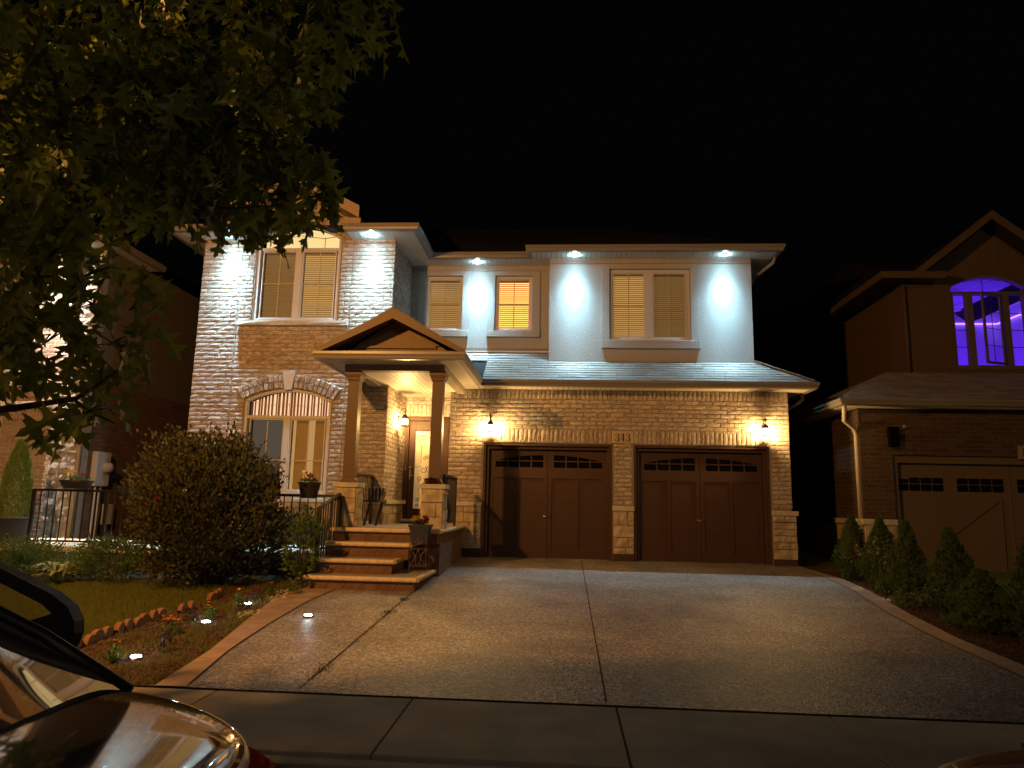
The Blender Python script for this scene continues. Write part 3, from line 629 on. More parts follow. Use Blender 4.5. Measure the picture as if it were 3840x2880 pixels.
# transoms
def transom(wn, fn, zb, ztop, y, col, e, curt):
    n = 20; x0, x1 = -5.86, -4.305
    q = MB(); pts = [(x0, y+.30, zb), (x1, y+.30, zb)]+[(x1-(x1-x0)*i/n, y+.30, fn(x1-(x1-x0)*i/n)-.02) for i in range(n+1)]
    q.quad(*pts); q.build('room_glow', lit('transom_glow_%d' % int(e*100), col, e), wn)
    q = MB(); q.quad(*[(p[0], y+.09, p[2]) for p in pts]); q.build('pane', g_clear, wn)
    g = MB(); cxs = [x0+(x1-x0)*k for k in (.2, .5, .8)] if not curt else [x0+(x1-x0)*.5]
    mid = [(x0, zb+.10), (x0+(x1-x0)*.22, zb+.20 if not curt else zb+.17), (x0+(x1-x0)*.5, zb+.26 if not curt else zb+.19), (x0+(x1-x0)*.78, zb+.20 if not curt else zb+.17), (x1, zb+.25)] if not curt else [(x0, zb+.26), (x0+.33, zb+.17), (x0+.6, zb+.20), (x0+.8, zb+.19), (x0+1.15, zb+.16), (x1, zb+.25)]
    g.tube([(a, y+.10, c) for a, c in mid], .007, 4)
    for cx in cxs: g.tube([(cx, y+.10, zb), (cx, y+.10, zb+.22 if not curt else fn(cx)-.03)], .007, 4)
    g.build('glazing_bar', m_white if curt else m_trim, wn)
    if curt:
        s = MB(); x = x0
        while x < x1: wd = R.uniform(.018, .04); s.hexa([(x, y+.2, zb), (x+wd, y+.22, zb), (x+wd, y+.22, fn(x)-.03), (x, y+.2, fn(x)-.03), (x, y+.205, zb), (x+wd, y+.225, zb), (x+wd, y+.225, fn(x)-.03), (x, y+.205, fn(x)-.03)]); x += wd+R.uniform(.02, .06)
        s.build('curtain', M('sheer_curtain', (.55, .36, .22), .9, trans=.5), wn)
transom(w1, t_up, 4.75, 5.2, YB, (1, .68, .28), 1.15, False)
transom(w2, t_lo, 1.52, 1.99, YB, (1, .62, .36), 1.2, True)
cu = MB()
for x0, x1 in ((-4.96, -4.72), (-4.60, -4.40)):
    n = 8
    for i in range(n): a, c = x0+(x1-x0)*i/n, x0+(x1-x0)*(i+1)/n; cu.quad((a, YB+.2+.02*(i % 2), .13), (c, YB+.2+.02*((i+1) % 2), .13), (c, YB+.2+.02*((i+1) % 2), 1.44), (a, YB+.2+.02*(i % 2), 1.44))
cu.build('curtain', M('drape', (.55, .42, .22), .9, trans=.5), w2)
rb = MB(); rb.box(-6.3, -3.9, YB+.42, YB+.45, -.2, 5.4); rb.box(-3.1, -.5, YM+.42, YM+.45, 3.2, 4.8); rb.box(.7, 2.7, YS+.42, YS+.45, 3.0, 4.8); rb.build('inner_wall', m_black, H)

# --- garage doors
def garage_door(par, x0, x1, zt, zb, y, mat, mglass, style='arch', label=None):
    f = MB(); f.box(x0, x0+.045, y+.02, y+.16, zb, zt); f.box(x1-.045, x1, y+.02, y+.16, zb, zt); f.box(x0+.045, x1-.045, y+.02, y+.16, zt-.05, zt)
    f.box(x0+.045, x0+.10, y+.09, y+.17, zb, zt-.05); f.box(x1-.10, x1-.045, y+.09, y+.17, zb, zt-.05); f.box(x0+.10, x1-.10, y+.09, y+.17, zt-.11, zt-.05)
    a, b_ = x0+.10, x1-.10; cx = (a+b_)/2; yd = y+.19
    g = f.build('garage_door', mat, par, bevel=.004, label=label)
    d_ = MB(); zp0, zp1 = zb+.19, zb+1.49; zw0, zw1 = zb+1.695, zb+1.93
    d_.box(a, b_, yd+.025, yd+.05, zb, zt-.11)   # recessed field
    st = (b_-a-.06)
    def leaf(xa, xb, side):
        sp = .075; mid = (xa+xb)/2; d_.box(xa, xb, yd, yd+.0245, zb, zp0); d_.box(xa, xb, yd, yd+.0245, zp1, zw0); d_.box(xa, xb, yd, yd+.0245, zw1, zt-.11)
        for q0, q1 in ((xa, xa+sp), (mid-.03, mid+.03), (xb-sp, xb)): d_.box(q0, q1, yd, yd+.0245, zp0, zp1)
        d_.box(xa, xa+.115, yd, yd+.0245, zw0, zw1); d_.box(xb-.08, xb, yd, yd+.0245, zw0, zw1)
        # window bars and arch filler
        wx0, wx1 = xa+.115, xb-.08; k = 4; ww = (wx1-wx0)/k
        for i in range(1, k): d_.box(wx0+i*ww-.012, wx0+i*ww+.012, yd, yd+.022, zw0, zw1)
        d_.box(wx0, wx1, yd+.001, yd+.021, (zw0+zw1)/2-.012+.005, (zw0+zw1)/2+.012+.005)
        if style == 'arch':
            for i in range(16):
                u0, u1 = wx0+(wx1-wx0)*i/16, wx0+(wx1-wx0)*(i+1)/16
                def h(u): tt = (u-wx0)/(wx1-wx0); tt = tt if side < 0 else 1-tt; return zw1-.105*(1-min(1, tt*1.15))**1.6
                d_.hexa([(u0, yd+.002, h(u0)), (u1, yd+.002, h(u1)), (u1, yd+.002, zw1), (u0, yd+.002, zw1), (u0, yd+.022, h(u0)), (u1, yd+.022, h(u1)), (u1, yd+.022, zw1), (u0, yd+.022, zw1)])
        return wx0, wx1
    l1 = leaf(a, cx-.004, -1); l2 = leaf(cx+.004, b_, 1)
    d_.build('door_panel', mat, g)
    s = MB()
    for zz in (zb+.54, zb+1.02, zb+1.58): s.box(a, b_, yd+.0235, yd+.0252, zz, zz+.006)
    s.build('panel_seam', M('seam_dark', (.02, .01, .006), .9), g)
    for l in (l1, l2): MB().box(l[0], l[1], yd+.0225, yd+.0246, zw0, zw1).build('door_glass', mglass, g)
    h = MB(); h.lathe((cx-.05, yd-.012, zb+.78), [(.02, -.01), (.022, .012)], 12, 'y'); h.tube([(cx-.05, yd-.03, zb+.78), (cx+.045, yd-.03, zb+.772)], .008, 8); h.build('door_handle', m_nickel, g, smooth=True)
    return g
m_dg = M('dark_pane', (.006, .006, .007), .08, spec=.6)
garage_door(H, -1.505, .92, 1.12, -1.02, YG, m_brown, m_dg, label='brown left garage door beside the porch'); garage_door(H, 1.312, 3.79, 1.12, -1.03, YG, m_brown, m_dg, label='brown right garage door at the house corner')
th = MB(); th.box(-1.5, .92, YG-.03, YG+.3, -1.04, -1.012); th.box(1.31, 3.79, YG-.03, YG+.3, -1.045, -1.022); th.build('garage_threshold', m_walk, H)
# --- front door
fr = MB(); fr.box(-3.20, -3.115, YM-.03, YM+.12, -.42, 1.69); fr.box(-2.375, -2.30, YM-.03, YM+.12, -.42, 1.69); fr.box(-3.115, -2.375, YM-.03, YM+.12, 1.605, 1.69)
fr.build('door_frame', m_brown, H, bevel=.008)
GX0, GX1, GZ0, GZ1 = -2.985, -2.49, -.155, 1.395
dl = MB(); dl.frame(-3.11, -2.38, -.36, 1.60, .125, YM+.02, YM+.065, .20, .205); dl.frame(GX0-.02, GX1+.02, GZ0-.02, GZ1+.02, .022, YM+.0, YM+.02)
D = dl.build('front_door', m_brown, H, bevel=.004)
m_dglass = M('frosted_door_glass', (.85, .74, .50), .15, col2=(.62, .53, .34), ns=60, bump=.6, bs=90, emit=(1, .72, .34), es=.11, coat=.6)
MB().box(GX0, GX1, YM+.03, YM+.05, GZ0, GZ1).build('door_glass', m_dglass, D)
sc = MB()
def spiral(cx, cz, r, a0, turns, sgn=1, n=18):
    return [(cx+r*(1-.75*i/n)*math.cos(a0+sgn*turns*2*math.pi*i/n), YM+.026, cz+r*(1-.75*i/n)*math.sin(a0+sgn*turns*2*math.pi*i/n)) for i in range(n+1)]
mx = (GX0+GX1)/2
for s_ in (-1, 1):
    X = lambda d: mx+s_*d
    sc.tube([(X(.12), YM+.026, .75), (X(.12), YM+.026, 1.14)], .004, 5); sc.tube([(X(.24), YM+.026, .68), (X(.11), YM+.026, .68)], .004, 5)
    for cx, cz, r, a0, tn in ((.07, .62, .075, 2.2, 1.2), (.13, .44, .055, 4.5, 1.3), (.05, .30, .06, 1.2, 1.2), (.17, 1.22, .045, 3.6, 1.2), (.08, 1.26, .05, 1.0, 1.2), (.17, .02, .04, .6, 1.4), (.16, -.09, .035, 5.4, 1.4), (.05, .86, .045, 1.6, 1.3)):
        sc.tube([(mx+s_*(p[0]-mx), p[1], p[2]) for p in spiral(mx+cx, cz, r, a0, tn)], .0045, 5)
    sc.tube([(X(.16), YM+.026, .26), (X(.12), YM+.026, .12), (X(.14), YM+.026, -.02)], .004, 5)
    sc.tube([(X(.0), YM+.026, 1.33), (X(.1), YM+.026, 1.32), (X(.2), YM+.026, 1.26)], .004, 5)
sc.build('iron_scroll', m_iron, D)
hd = MB(); hd.box(-3.085, -3.05, YM+.0, YM+.02, .42, .62); hd.tube([(-3.067, YM-.002, .50), (-3.067, YM-.05, .50), (-2.99, YM-.055, .495)], .008, 8); hd.lathe((-3.067, YM-.01, .66), [(.022, 0), (.024, .02)], 12, 'y'); hd.build('door_handle', m_nickel, D, smooth=False, bevel=.004)
MB().box(-3.26, -2.28, 13.98, YM+.06, -.42, -.36).build('door_sill', m_cap, H, bevel=.015)
MB().box(-3.165, -3.135, YM-.045, YM-.03, .60, .72).build('doorbell', m_nickel, H)
# --- soffit spotlights (fixtures)
for (x, y) in DOWN:
    f = MB(); f.lathe((x, y, 4.862), [(.045, 0), (.058, .004), (.058, .018)], 20); o = f.build('soffit_light', m_white, H, smooth=True)
    MB().lathe((x, y, 4.856), [(.001, 0), (.036, 0), (.036, .005), (.001, .005)], 16).build('bulb', m_led, o)

# --- wall lanterns
def lantern(x, y, z, n, label):
    n = Vector(n); t = thing('wall_lantern', (x, y, z), label, 'wall lamp', 'lit wall lanterns of the house')
    c = Vector((x, y, z))+n*.135
    bp = MB()
    q = Vector((x, y, z))
    bp.lathe(q+n*.0+Vector((0, 0, .02)), [(.045, -.0), (.045, .0)], 8) if 0 else None
    u = Vector((-n.y, n.x, 0))
    bp.hexa([q-u*.035+Vector((0, 0, -.06)), q+u*.035+Vector((0, 0, -.06)), q+u*.035+Vector((0, 0, .10)), q-u*.035+Vector((0, 0, .10))]+[p+n*.02 for p in (q-u*.035+Vector((0, 0, -.06)), q+u*.035+Vector((0, 0, -.06)), q+u*.035+Vector((0, 0, .10)), q-u*.035+Vector((0, 0, .10)))])
    arm = [q+n*.02+Vector((0, 0, .06)), q+n*.03+Vector((0, 0, .15)), q+n*.07+Vector((0, 0, .235)), q+n*.12+Vector((0, 0, .25)), q+n*.165+Vector((0, 0, .22)), q+n*.165+Vector((0, 0, .18)), q+n*.135+Vector((0, 0, .165)), q+n*.115+Vector((0, 0, .19))]
    bp.tube(arm, .008, 6); bp.tube([c+Vector((0, 0, .17)), c+Vector((0, 0, .11))], .007, 6); bp.build('bracket', m_iron, t)
    cg = MB(); cg.lathe(c, [(.012, .125), (.03, .118), (.05, .085), (.062, .055), (.066, .045), (.064, .04)], 16)
    cg.lathe(c, [(.086, -.085), (.086, -.096), (.06, -.102)], 16)
    for k in range(6):
        a = k*math.pi/3; e = Vector((math.cos(a), math.sin(a), 0)); cg.tube([c+e*.082+Vector((0, 0, .035)), c+e*.086+Vector((0, 0, -.09))], .004, 4)
    cg.build('cage', m_iron, t)
    MB().lathe(c, [(.02, -.08), (.066, -.078), (.072, -.02), (.070, .03), (.02, .032)], 20).build('glass_shade', m_frost, t, smooth=True)
    lamp('lantern_light', 'POINT', c+Vector((0, 0, -.02))+n*.0, 235, WARM, .06)
lantern(-1.38, YG-.005, 1.40, (0, -1, 0), 'lit wall lantern over the left corner of the left garage door')
lantern(3.70, YG-.005, 1.40, (0, -1, 0), 'lit wall lantern over the right corner of the right garage door')
lantern(XB1+.004, 13.50, 1.52, (1, 0, 0), 'lit wall lantern on the brick side wall by the front door')

# --- house number
def digit_strokes(ch, x, z, h):
    w = h*.48
    if ch == '3':
        P = lambda a, b_: (x+w*a, z+h*b_)
        up_ = [P(.10, .76), P(.12, .86), P(.26, .97), P(.48, 1.0), P(.72, .95), P(.86, .80), P(.80, .62), P(.62, .54), P(.36, .52)]
        lo_ = [P(.36, .52), P(.66, .49), P(.90, .38), P(.96, .22), P(.86, .07), P(.60, .0), P(.34, .01), P(.12, .10), P(.08, .24)]
        wd = [.05, .045, .03, .022, .04, .085, .07, .035, .018]
        return [(up_, [h*v for v in wd]), (lo_, [h*v for v in (.018, .04, .075, .095, .08, .035, .02, .045, .06)]), ([P(.16, .72), P(.17, .74)], [h*.06]*2), ([P(.15, .27), P(.16, .29)], [h*.065]*2)]
    P = lambda a, b_: (x+w*a, z+h*b_)
    if ch == '4': return [([P(.66, 1.0), P(.06, .30)], [h*.025]*2), ([P(.02, .28), P(1.0, .28)], [h*.028]*2), ([P(.70, .99), P(.70, .02)], [h*.085]*2), ([P(.42, .02), P(.98, .02)], [h*.025]*2)]
    import math as _m
    return [([(x+w*.5+w*.38*_m.cos(a), z+h*.74+h*.23*_m.sin(a)) for a in [i*_m.pi/8 for i in range(17)]], [h*.05]*17), ([(x+w*.5+w*.46*_m.cos(a), z+h*.26+h*.25*_m.sin(a)) for a in [i*_m.pi/8 for i in range(17)]], [h*.06]*17)]
def digits(mb, txt, x, z, h, y, sp=.64):
    for i, ch in enumerate(txt):
        for j, (pts, wd) in enumerate(digit_strokes(ch, x+i*h*sp, z, h)):
            n = len(pts); L_ = []; Rr = []
            for k in range(n):
                a, b_ = pts[max(0, k-1)], pts[min(n-1, k+1)]; dx, dz = b_[0]-a[0], b_[1]-a[1]; l = math.hypot(dx, dz) or 1
                L_.append((pts[k][0]-dz/l*wd[k], pts[k][1]+dx/l*wd[k])); Rr.append((pts[k][0]+dz/l*wd[k], pts[k][1]-dx/l*wd[k]))
            yy = y-.0004*(j+1)
            for k in range(n-1): mb.hexa([(L_[k][0], yy, L_[k][1]), (L_[k+1][0], yy, L_[k+1][1]), (Rr[k+1][0], yy, Rr[k+1][1]), (Rr[k][0], yy, Rr[k][1])]+[(q[0], y+.004, q[1]) for q in (L_[k], L_[k+1], Rr[k+1], Rr[k])])
plq = thing('house_number_plaque', (1.11, YG-.02, 1.14), 'stone plaque reading 343 between the two garage doors', 'sign')
MB().box(.915, 1.308, YG-.022, YG+.03, 1.142, 1.372).build('plaque_stone', M('plaque_stone', (.56, .45, .32), .8, col2=(.48, .38, .27), bump=.2), plq, bevel=.004)
dm = MB(); digits(dm, '343', .972, 1.178, .150, YG-.023, .66); dm.build('number', M('number_paint', (.03, .010, .010), .5), plq)

# ================================================================== PORCH STEPS
S = thing('porch_steps', (-2.7, 10.6, -1.2), 'concrete porch steps with rope edged nosings leading to the front door', 'steps')
m_noz = M('rope_nosing', (.72, .54, .30), .8, col2=(.60, .45, .25), ns=12, bump=.4, bs=40, spec=.2)
m_riser = M('stamped_riser', (.18, .10, .055), .8, col2=(.13, .07, .04), ns=8, bump=.5, bs=20, spec=.2)
m_tread = M('porch_tread', (.36, .30, .24), .85, col2=(.29, .24, .19), ns=30, bump=.6, bs=90, spec=.2)
XL = -3.46
steps = [(-1.02, 9.65, -1.93, -1.25, 11.1), (-.82, 10.0, -2.33, -1.02, 11.05), (-.61, 10.35, -2.18, -.82, 11.0), (-.42, 10.66, -1.82, -.61, 13.39)]
def nosing(p, q, z, n_):
    mb = MB(); p, q = Vector((*p, 0)), Vector((*q, 0)); u = (q-p).normalized(); n_ = Vector((*n_, 0)); L = (q-p).length; k = int(L/.012)
    prof = [(-.045, 0), (.012, 0), (.026, -.012), (.030, -.032), (.024, -.052), (.008, -.060), (-.045, -.06)]; m_ = len(prof)
    for i in range(k+1):
        s = L*i/k
        for j, (a, b_) in enumerate(prof):
            w_ = .006*abs(math.sin((s/.045+(-b_)*12)*math.pi*.5)) if 0 < j < m_-1 else 0
            v = p+u*s+n_*(a-w_*1.0); mb.v.append((v.x, v.y, z+b_))
    for i in range(k):
        for j in range(m_): a, b_ = i*m_+j, i*m_+(j+1) % m_; mb.f.append((a, b_, b_+m_, a+m_))
    mb.f.append(tuple(range(m_))); mb.f.append(tuple(k*m_+j for j in range(m_))); return mb
for i, (zt, yf, xr, zb, yb_) in enumerate(steps):
    tr = MB(); tr.box(XL+.05, xr-.05, yf+.045, yb_, zt-.06, zt-.001); st = tr.build('tread', m_tread, S)
    nosing((XL, yf), (xr, yf), zt, (0, -1)).build('nosing', m_noz, st, smooth=True)
    nosing((xr, yf), (xr, min(yb_, 13.3)), zt, (1, 0)).build('nosing', m_noz, st, smooth=True)
    nosing((XL, min(yb_, 11.2)), (XL, yf), zt, (-1, 0)).build('nosing', m_noz, st, smooth=True)
    ri = MB(); ri.box(XL+.03, xr-.04, yf+.035, yb_, zb-.02 if i else -1.3, zt-.0605); ri.build('riser', m_riser, S)
rg = MB() # stamped diagonal marks on the risers
for i, (zt, yf, xr, zb, yb_) in enumerate(steps):
    x = XL+.25
    while x < xr-.1:
        z1_, z0_ = zt-.085, max(zb+.01, zt-.19); rg.hexa([(x, yf+.031, z0_), (x+.008, yf+.031, z0_), (x+.075, yf+.031, z1_), (x+.067, yf+.031, z1_), (x, yf+.036, z0_), (x+.008, yf+.036, z0_), (x+.075, yf+.036, z1_), (x+.067, yf+.036, z1_)]); x += .235
rg.build('riser_marks', M('riser_mark', (.06, .025, .012), .9), S)
pbse = MB(); pbse.box(-3.42, -1.87, 11.02, 13.385, -1.3, -.485); pbse.box(-3.44, -1.866, 11.6, 13.38, -.56, -.5); pbse.build('porch_base', M('porch_base_paint', (.22, .13, .085), .85, col2=(.15, .09, .06), ns=5, bump=.4, spec=.2), S)

# ================================================================== RAILINGS
def rail(name, pts, h, step, label, cat='railing', z0=.06, post=.022, caps=True, group=None, slope=None):
    # pts: list of (x,y,zbase) posts
    t = thing(name, pts[0], label, cat, group)
    top, bars = MB(), MB(); po = MB()
    for (x, y, z) in pts: MB().box(x-post, x+post, y-post, y+post, z, z+h).build('post', m_iron, t)
    for a, b_ in zip(pts, pts[1:]):
        A_, B_ = Vector(a), Vector(b_); u = (B_-A_); L = Vector((u.x, u.y)).length; d = Vector((u.x, u.y)).normalized(); s = Vector((-d.y, d.x, 0))*.024
        za, zb = Vector((0, 0, h-.03)), Vector((0, 0, h+.008))
        top.hexa([A_-s+za, B_-s+za, B_+s+za, A_+s+za, A_-s+zb, B_-s+zb, B_+s+zb, A_+s+zb])
        s2 = s*.6; zc, zd = Vector((0, 0, z0)), Vector((0, 0, z0+.028))
        top.hexa([A_-s2+zc, B_-s2+zc, B_+s2+zc, A_+s2+zc, A_-s2+zd, B_-s2+zd, B_+s2+zd, A_+s2+zd])
        k = max(1, round(L/step))
        for i in range(1, k):
            p = A_.lerp(B_, i/k); r = .0075; bars.box(p.x-r, p.x+r, p.y-r, p.y+r, p.z+z0+.02, p.z+h-.02)
    top.build('rail', m_iron, t, bevel=.004); bars.build('balusters', m_iron, t)
    return t
rail('iron_railing', [(-8.42, 10.90, -.82), (-7.2, 10.90, -.82), (-5.9, 10.90, -.82), (-4.7, 10.90, -.82), (-3.43, 10.90, -.82)], .875, .125, 'long black iron railing along the patio edge, from the bush to both sides', group='black iron railings')
rail('iron_railing', [(-3.43, 9.95, -1.03), (-3.43, 10.86, -.82)], .91, .10, 'short sloping black iron handrail on the left side of the steps', group='black iron railings')
rail('iron_railing', [(-1.90, 11.36, -.42), (-1.90, 12.62, -.42)], .845, .085, 'black iron railing behind the right stone pier of the porch', group='black iron railings')
rail('iron_railing', [(-3.40, 11.36, -.42), (-3.40, 12.58, -.42)], .85, .10, 'black iron railing behind the left stone pier of the porch', group='black iron railings')

# ================================================================== LEFT NEIGHBOUR HOUSE
NL = thing('brick_house', (-12, 16, -1.2), 'dim brick neighbour house on the left with a bright eave light seen through the leaves', 'house')
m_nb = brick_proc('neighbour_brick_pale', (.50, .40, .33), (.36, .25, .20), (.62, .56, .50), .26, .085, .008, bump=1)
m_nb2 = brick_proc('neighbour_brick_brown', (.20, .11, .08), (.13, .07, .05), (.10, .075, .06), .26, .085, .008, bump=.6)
NX, NY = -9.2, 13.0
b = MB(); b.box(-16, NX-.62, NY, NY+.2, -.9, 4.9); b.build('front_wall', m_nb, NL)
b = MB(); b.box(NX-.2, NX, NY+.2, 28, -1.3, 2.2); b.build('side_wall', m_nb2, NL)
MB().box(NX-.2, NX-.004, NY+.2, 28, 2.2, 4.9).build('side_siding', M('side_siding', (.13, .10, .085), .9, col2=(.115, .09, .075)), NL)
b = MB(); stones(b, (NX-.62, NY), (1, 0, 0), (0, -1, 0), .62, -.9, 4.85, .03); b.build('stone_quoin', M('grey_stone', island=[(0, (.34, .33, .32)), (1, (.46, .44, .42))], col2=(.65, .62, .6), ns=7, bump=.9, bs=20, rough=.9, spec=.1), NL)
MB().box(NX-.6, NX, NY+.001, NY+.2, -.9, 4.9).build('mortar_wall', m_mortar, NL)
b = MB(); b.box(-11.6, -10.2, NY-.10, NY, 2.02, 2.16); b.box(-11.6, -9.9, NY-.12, NY, 1.62, 1.74); b.build('stone_ledge', m_cap, NL)
b = MB(); b.frame(-12.6, -10.45, 2.3, 4.0, .07, NY-.03, NY+.02); wnl = b.build('window', m_vinyl, NL)
MB().box(-12.5, -10.5, NY-.012, NY-.004, 2.35, 3.95).build('pane', m_dg, wnl)
b = MB(); b.frame(-12.6, -10.9, .1, 1.45, .07, NY-.03, NY+.02); wnl = b.build('window', m_vinyl, NL)
MB().box(-12.5, -11.0, NY-.012, NY-.004, .15, 1.4).build('pane', m_dg, wnl)
gutter(NL, [(-16, NY-.45), (-8.83, NY-.45), (-8.83, 14.55)], 5.0); soffit(NL, -16, NX+.0, NY-.34, NY-.01, 4.88, 'x'); soffit(NL, NX+.01, -8.95, NY-.34, 14.5, 4.88, 'y')
MB().add([(-16, 12.6, 4.99), (-8.86, 12.6, 4.99), (-8.86, 28, 4.99), (-16, 28, 4.99), (-12, 16.5, 6.9), (-12, 24, 6.9)], [(0, 1, 4), (1, 2, 5, 4), (3, 0, 4, 5), (2, 3, 5)]) if 0 else None
rf = MB(); rf.add([(-16, 12.6, 4.99), (-8.86, 12.6, 4.99), (-8.86, 28, 4.99), (-16, 28, 4.99), (-12.4, 16.4, 7.0), (-12.4, 24, 7.0)], [(0, 1, 4), (1, 2, 5, 4), (3, 0, 4, 5), (2, 3, 5)]); rf.build('roof', m_roof, NL)
b = MB(); b.tube([(NX-.02, NY-.05, -.9), (NX-.02, NY-.05, 4.6), (-8.98, NY-.3, 4.85)], .045, 8); b.build('downspout', M('pale_downspout', (.50, .38, .26), .5), NL, smooth=True)
f = MB().lathe((-9.85, 12.80, 4.86), [(.05, 0), (.06, .02)], 16); fo = f.build('soffit_light', m_white, NL); MB().lathe((-9.85, 12.80, 4.852), [(.001, 0), (.04, 0), (.04, .006), (.001, .006)], 12).build('bulb', m_led, fo)
beam_lamp('neighbour_soffit_light', (-9.85, 12.70, 4.84), 2.2, (1, .86, .70))
mt = MB(); mt.box(NX, NX+.12, 13.32, 13.74, .15, .82); mo = mt.build('meter_box', M('grey_metal', (.42, .41, .40), .5), NL, bevel=.01)
b = MB(); b.lathe((NX+.12, 13.62, .52), [(.11, 0), (.11, .05), (.09, .10), (.02, .13)], 20); 
b2 = MB(); c = Vector((NX+.12, 13.60, .52)); n = 20
for r, h in ((.115, 0), (.115, .05), (.095, .06), (.09, .12), (.03, .15)):
    for k in range(n): a = 2*math.pi*k/n; b2.v.append((c.x+h, c.y+r*math.cos(a), c.z+r*math.sin(a)))
for i in range(4):
    for k in range(n): p, q = i*n+k, i*n+(k+1) % n; b2.f.append((p, q, q+n, p+n))
b2.f.append(tuple(4*n+k for k in range(n))); b2.build('meter_dial', M('meter_glass', (.28, .27, .25), .25), mo, smooth=True)
b = MB(); b.tube([(NX+.05, 13.60, .15), (NX+.05, 13.60, -.9)], .03, 8); b.tube([(NX+.05, 13.45, .15), (NX+.05, 13.45, -.9)], .022, 8); b.box(NX, NX+.1, 13.8, 14.0, -.6, -.2); b.build('conduit', M('grey_metal'), NL)

# ================================================================== RIGHT NEIGHBOUR HOUSE
NR = thing('brick_house', (9, 14, -1.3), 'dark brick neighbour house on the right with a purple lit arched window above its garage', 'house')
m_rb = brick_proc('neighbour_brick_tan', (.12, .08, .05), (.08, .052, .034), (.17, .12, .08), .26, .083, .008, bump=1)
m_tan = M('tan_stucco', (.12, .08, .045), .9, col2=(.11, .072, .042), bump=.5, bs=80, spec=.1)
QX, QY, QE = 5.45, 13.5, 1.86
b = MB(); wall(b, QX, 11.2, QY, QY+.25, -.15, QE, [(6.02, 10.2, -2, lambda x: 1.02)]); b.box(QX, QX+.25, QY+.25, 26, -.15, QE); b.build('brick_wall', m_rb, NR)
b = MB(); b.box(QX-.05, 6.02, QY-.06, QY+.25, -.25, -.15); b.box(QX-.05, QX+.2, QY+.25, 15, -.25, -.15); b.build('stone_ledge', m_cap, NR, bevel=.01)
b = MB(); stones(b, (QX, QY), (1, 0, 0), (0, -1, 0), .57, -1.3, -.25, .03); b.box(QX+.01, 6.02, QY+.001, QY+.25, -1.3, -.25); b.box(QX, QX+.25, QY+.25, 26, -1.3, -.25); b.build('stone_base', m_stone, NR)
gutter(NR, [(4.98, 26), (4.98, 13.05), (12, 13.05)][::1] if 0 else [(4.98, 19), (4.98, 13.05), (12, 13.05)], 2.0)
soffit(NR, 5.09, 12, 13.16, QY+.0, 1.875, 'x'); soffit(NR, 5.09, QX, QY+.01, 19, 1.875, 'y')
b = MB(); shingles(b, (5.0, 13.07, 1.99), (12, 13.07, 1.99), (12, 14.66, 2.78), (6.55, 14.66, 2.78)); shingles(b, (5.0, 19, 1.99), (5.0, 13.07, 1.99), (6.55, 14.66, 2.78), (6.55, 19, 2.78))
b.build('lower_roof', m_shingle, NR)
d = MB(); d.tube([(5.07, 13.12, 1.87), (5.07, 13.14, 1.74), (5.12, 13.3, 1.62), (5.36, 13.5, 1.50), (5.42, 13.56, 1.38), (5.42, 13.56, -1.25)], .042, 8); d.build('downspout', M('pale_trim', (.50, .42, .32), .5), NR, smooth=True)
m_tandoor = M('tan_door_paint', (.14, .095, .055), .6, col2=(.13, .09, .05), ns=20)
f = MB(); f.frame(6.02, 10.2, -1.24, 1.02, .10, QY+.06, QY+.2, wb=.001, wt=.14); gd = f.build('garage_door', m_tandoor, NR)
b = MB(); b.box(6.12, 10.1, QY+.16, QY+.2, -1.24, .88)
zw0, zw1 = .38, .62
for x in (6.12, 8.10): b.box(x, x+.02, QY+.15, QY+.16, -1.24, .88)
b.build('door_panel', m_tandoor, gd)
for xs in (6.15, 7.20, 8.25, 9.30):
    g = MB()
    for i in range(4):
        for zz0, zz1 in ((zw0, .5), (.515, zw1)):
            x0 = xs+i*.205; g.box(x0, x0+.185, QY+.15, QY+.158, zz0, zz1-(.03 if i == 0 and zz1 == zw1 and xs in (6.15,) else 0))
    g.build('door_glass', m_dg, gd)
b = MB(); gx0 = 7.2
for x0, x1, z0, z1 in ((6.9, 7.9, -.55, .2), (7.95, 7.97, -1.2, .28)):
    b.tube([(x0, QY+.155, z0), (x1, QY+.155, z1)], .006, 4)
b.build('door_brace_line', M('seam_dark'), gd)
# upper storey
UY = 14.7
t_r, rx, rz, rr_ = arc_top(7.93, 9.42, 4.62, .24)
b = MB(); wall(b, 6.95, 11.2, UY, UY+.2, 2.7, 4.62, [(7.93, 9.42, 2.88, t_r)]); b.box(6.95, 7.15, UY+.2, 24, 2.5, 4.6)
rake = lambda x: 5.96-.82*abs(x-8.6)
xs_ = sorted(set([6.98+.1*i for i in range(33)]+[7.93, 9.42, 8.6]+[7.93+1.49*i/20 for i in range(21)]))
for xa_, xb_ in zip(xs_, xs_[1:]):
    m_ = (xa_+xb_)/2; lo = max(4.62, t_r(m_)) if 7.93 < m_ < 9.42 else 4.62
    if min(rake(xa_), rake(xb_)) > lo+.005: b.hexa([(xa_, UY, lo), (xb_, UY, lo), (xb_, UY, rake(xb_)), (xa_, UY, rake(xa_)), (xa_, UY+.2, lo), (xb_, UY+.2, lo), (xb_, UY+.2, rake(xb_)), (xa_, UY+.2, rake(xa_))])
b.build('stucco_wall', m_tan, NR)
b = MB()
for sgn, e in ((-1, 7.0), (1, 10.2)):
    b.hexa([(e, 14.2, 4.60), (8.6, 14.2, 5.88), (8.6, 14.2, 6.05), (e, 14.2, 4.77), (e, 14.24, 4.60), (8.6, 14.24, 5.88), (8.6, 14.24, 6.05), (e, 14.24, 4.77)])
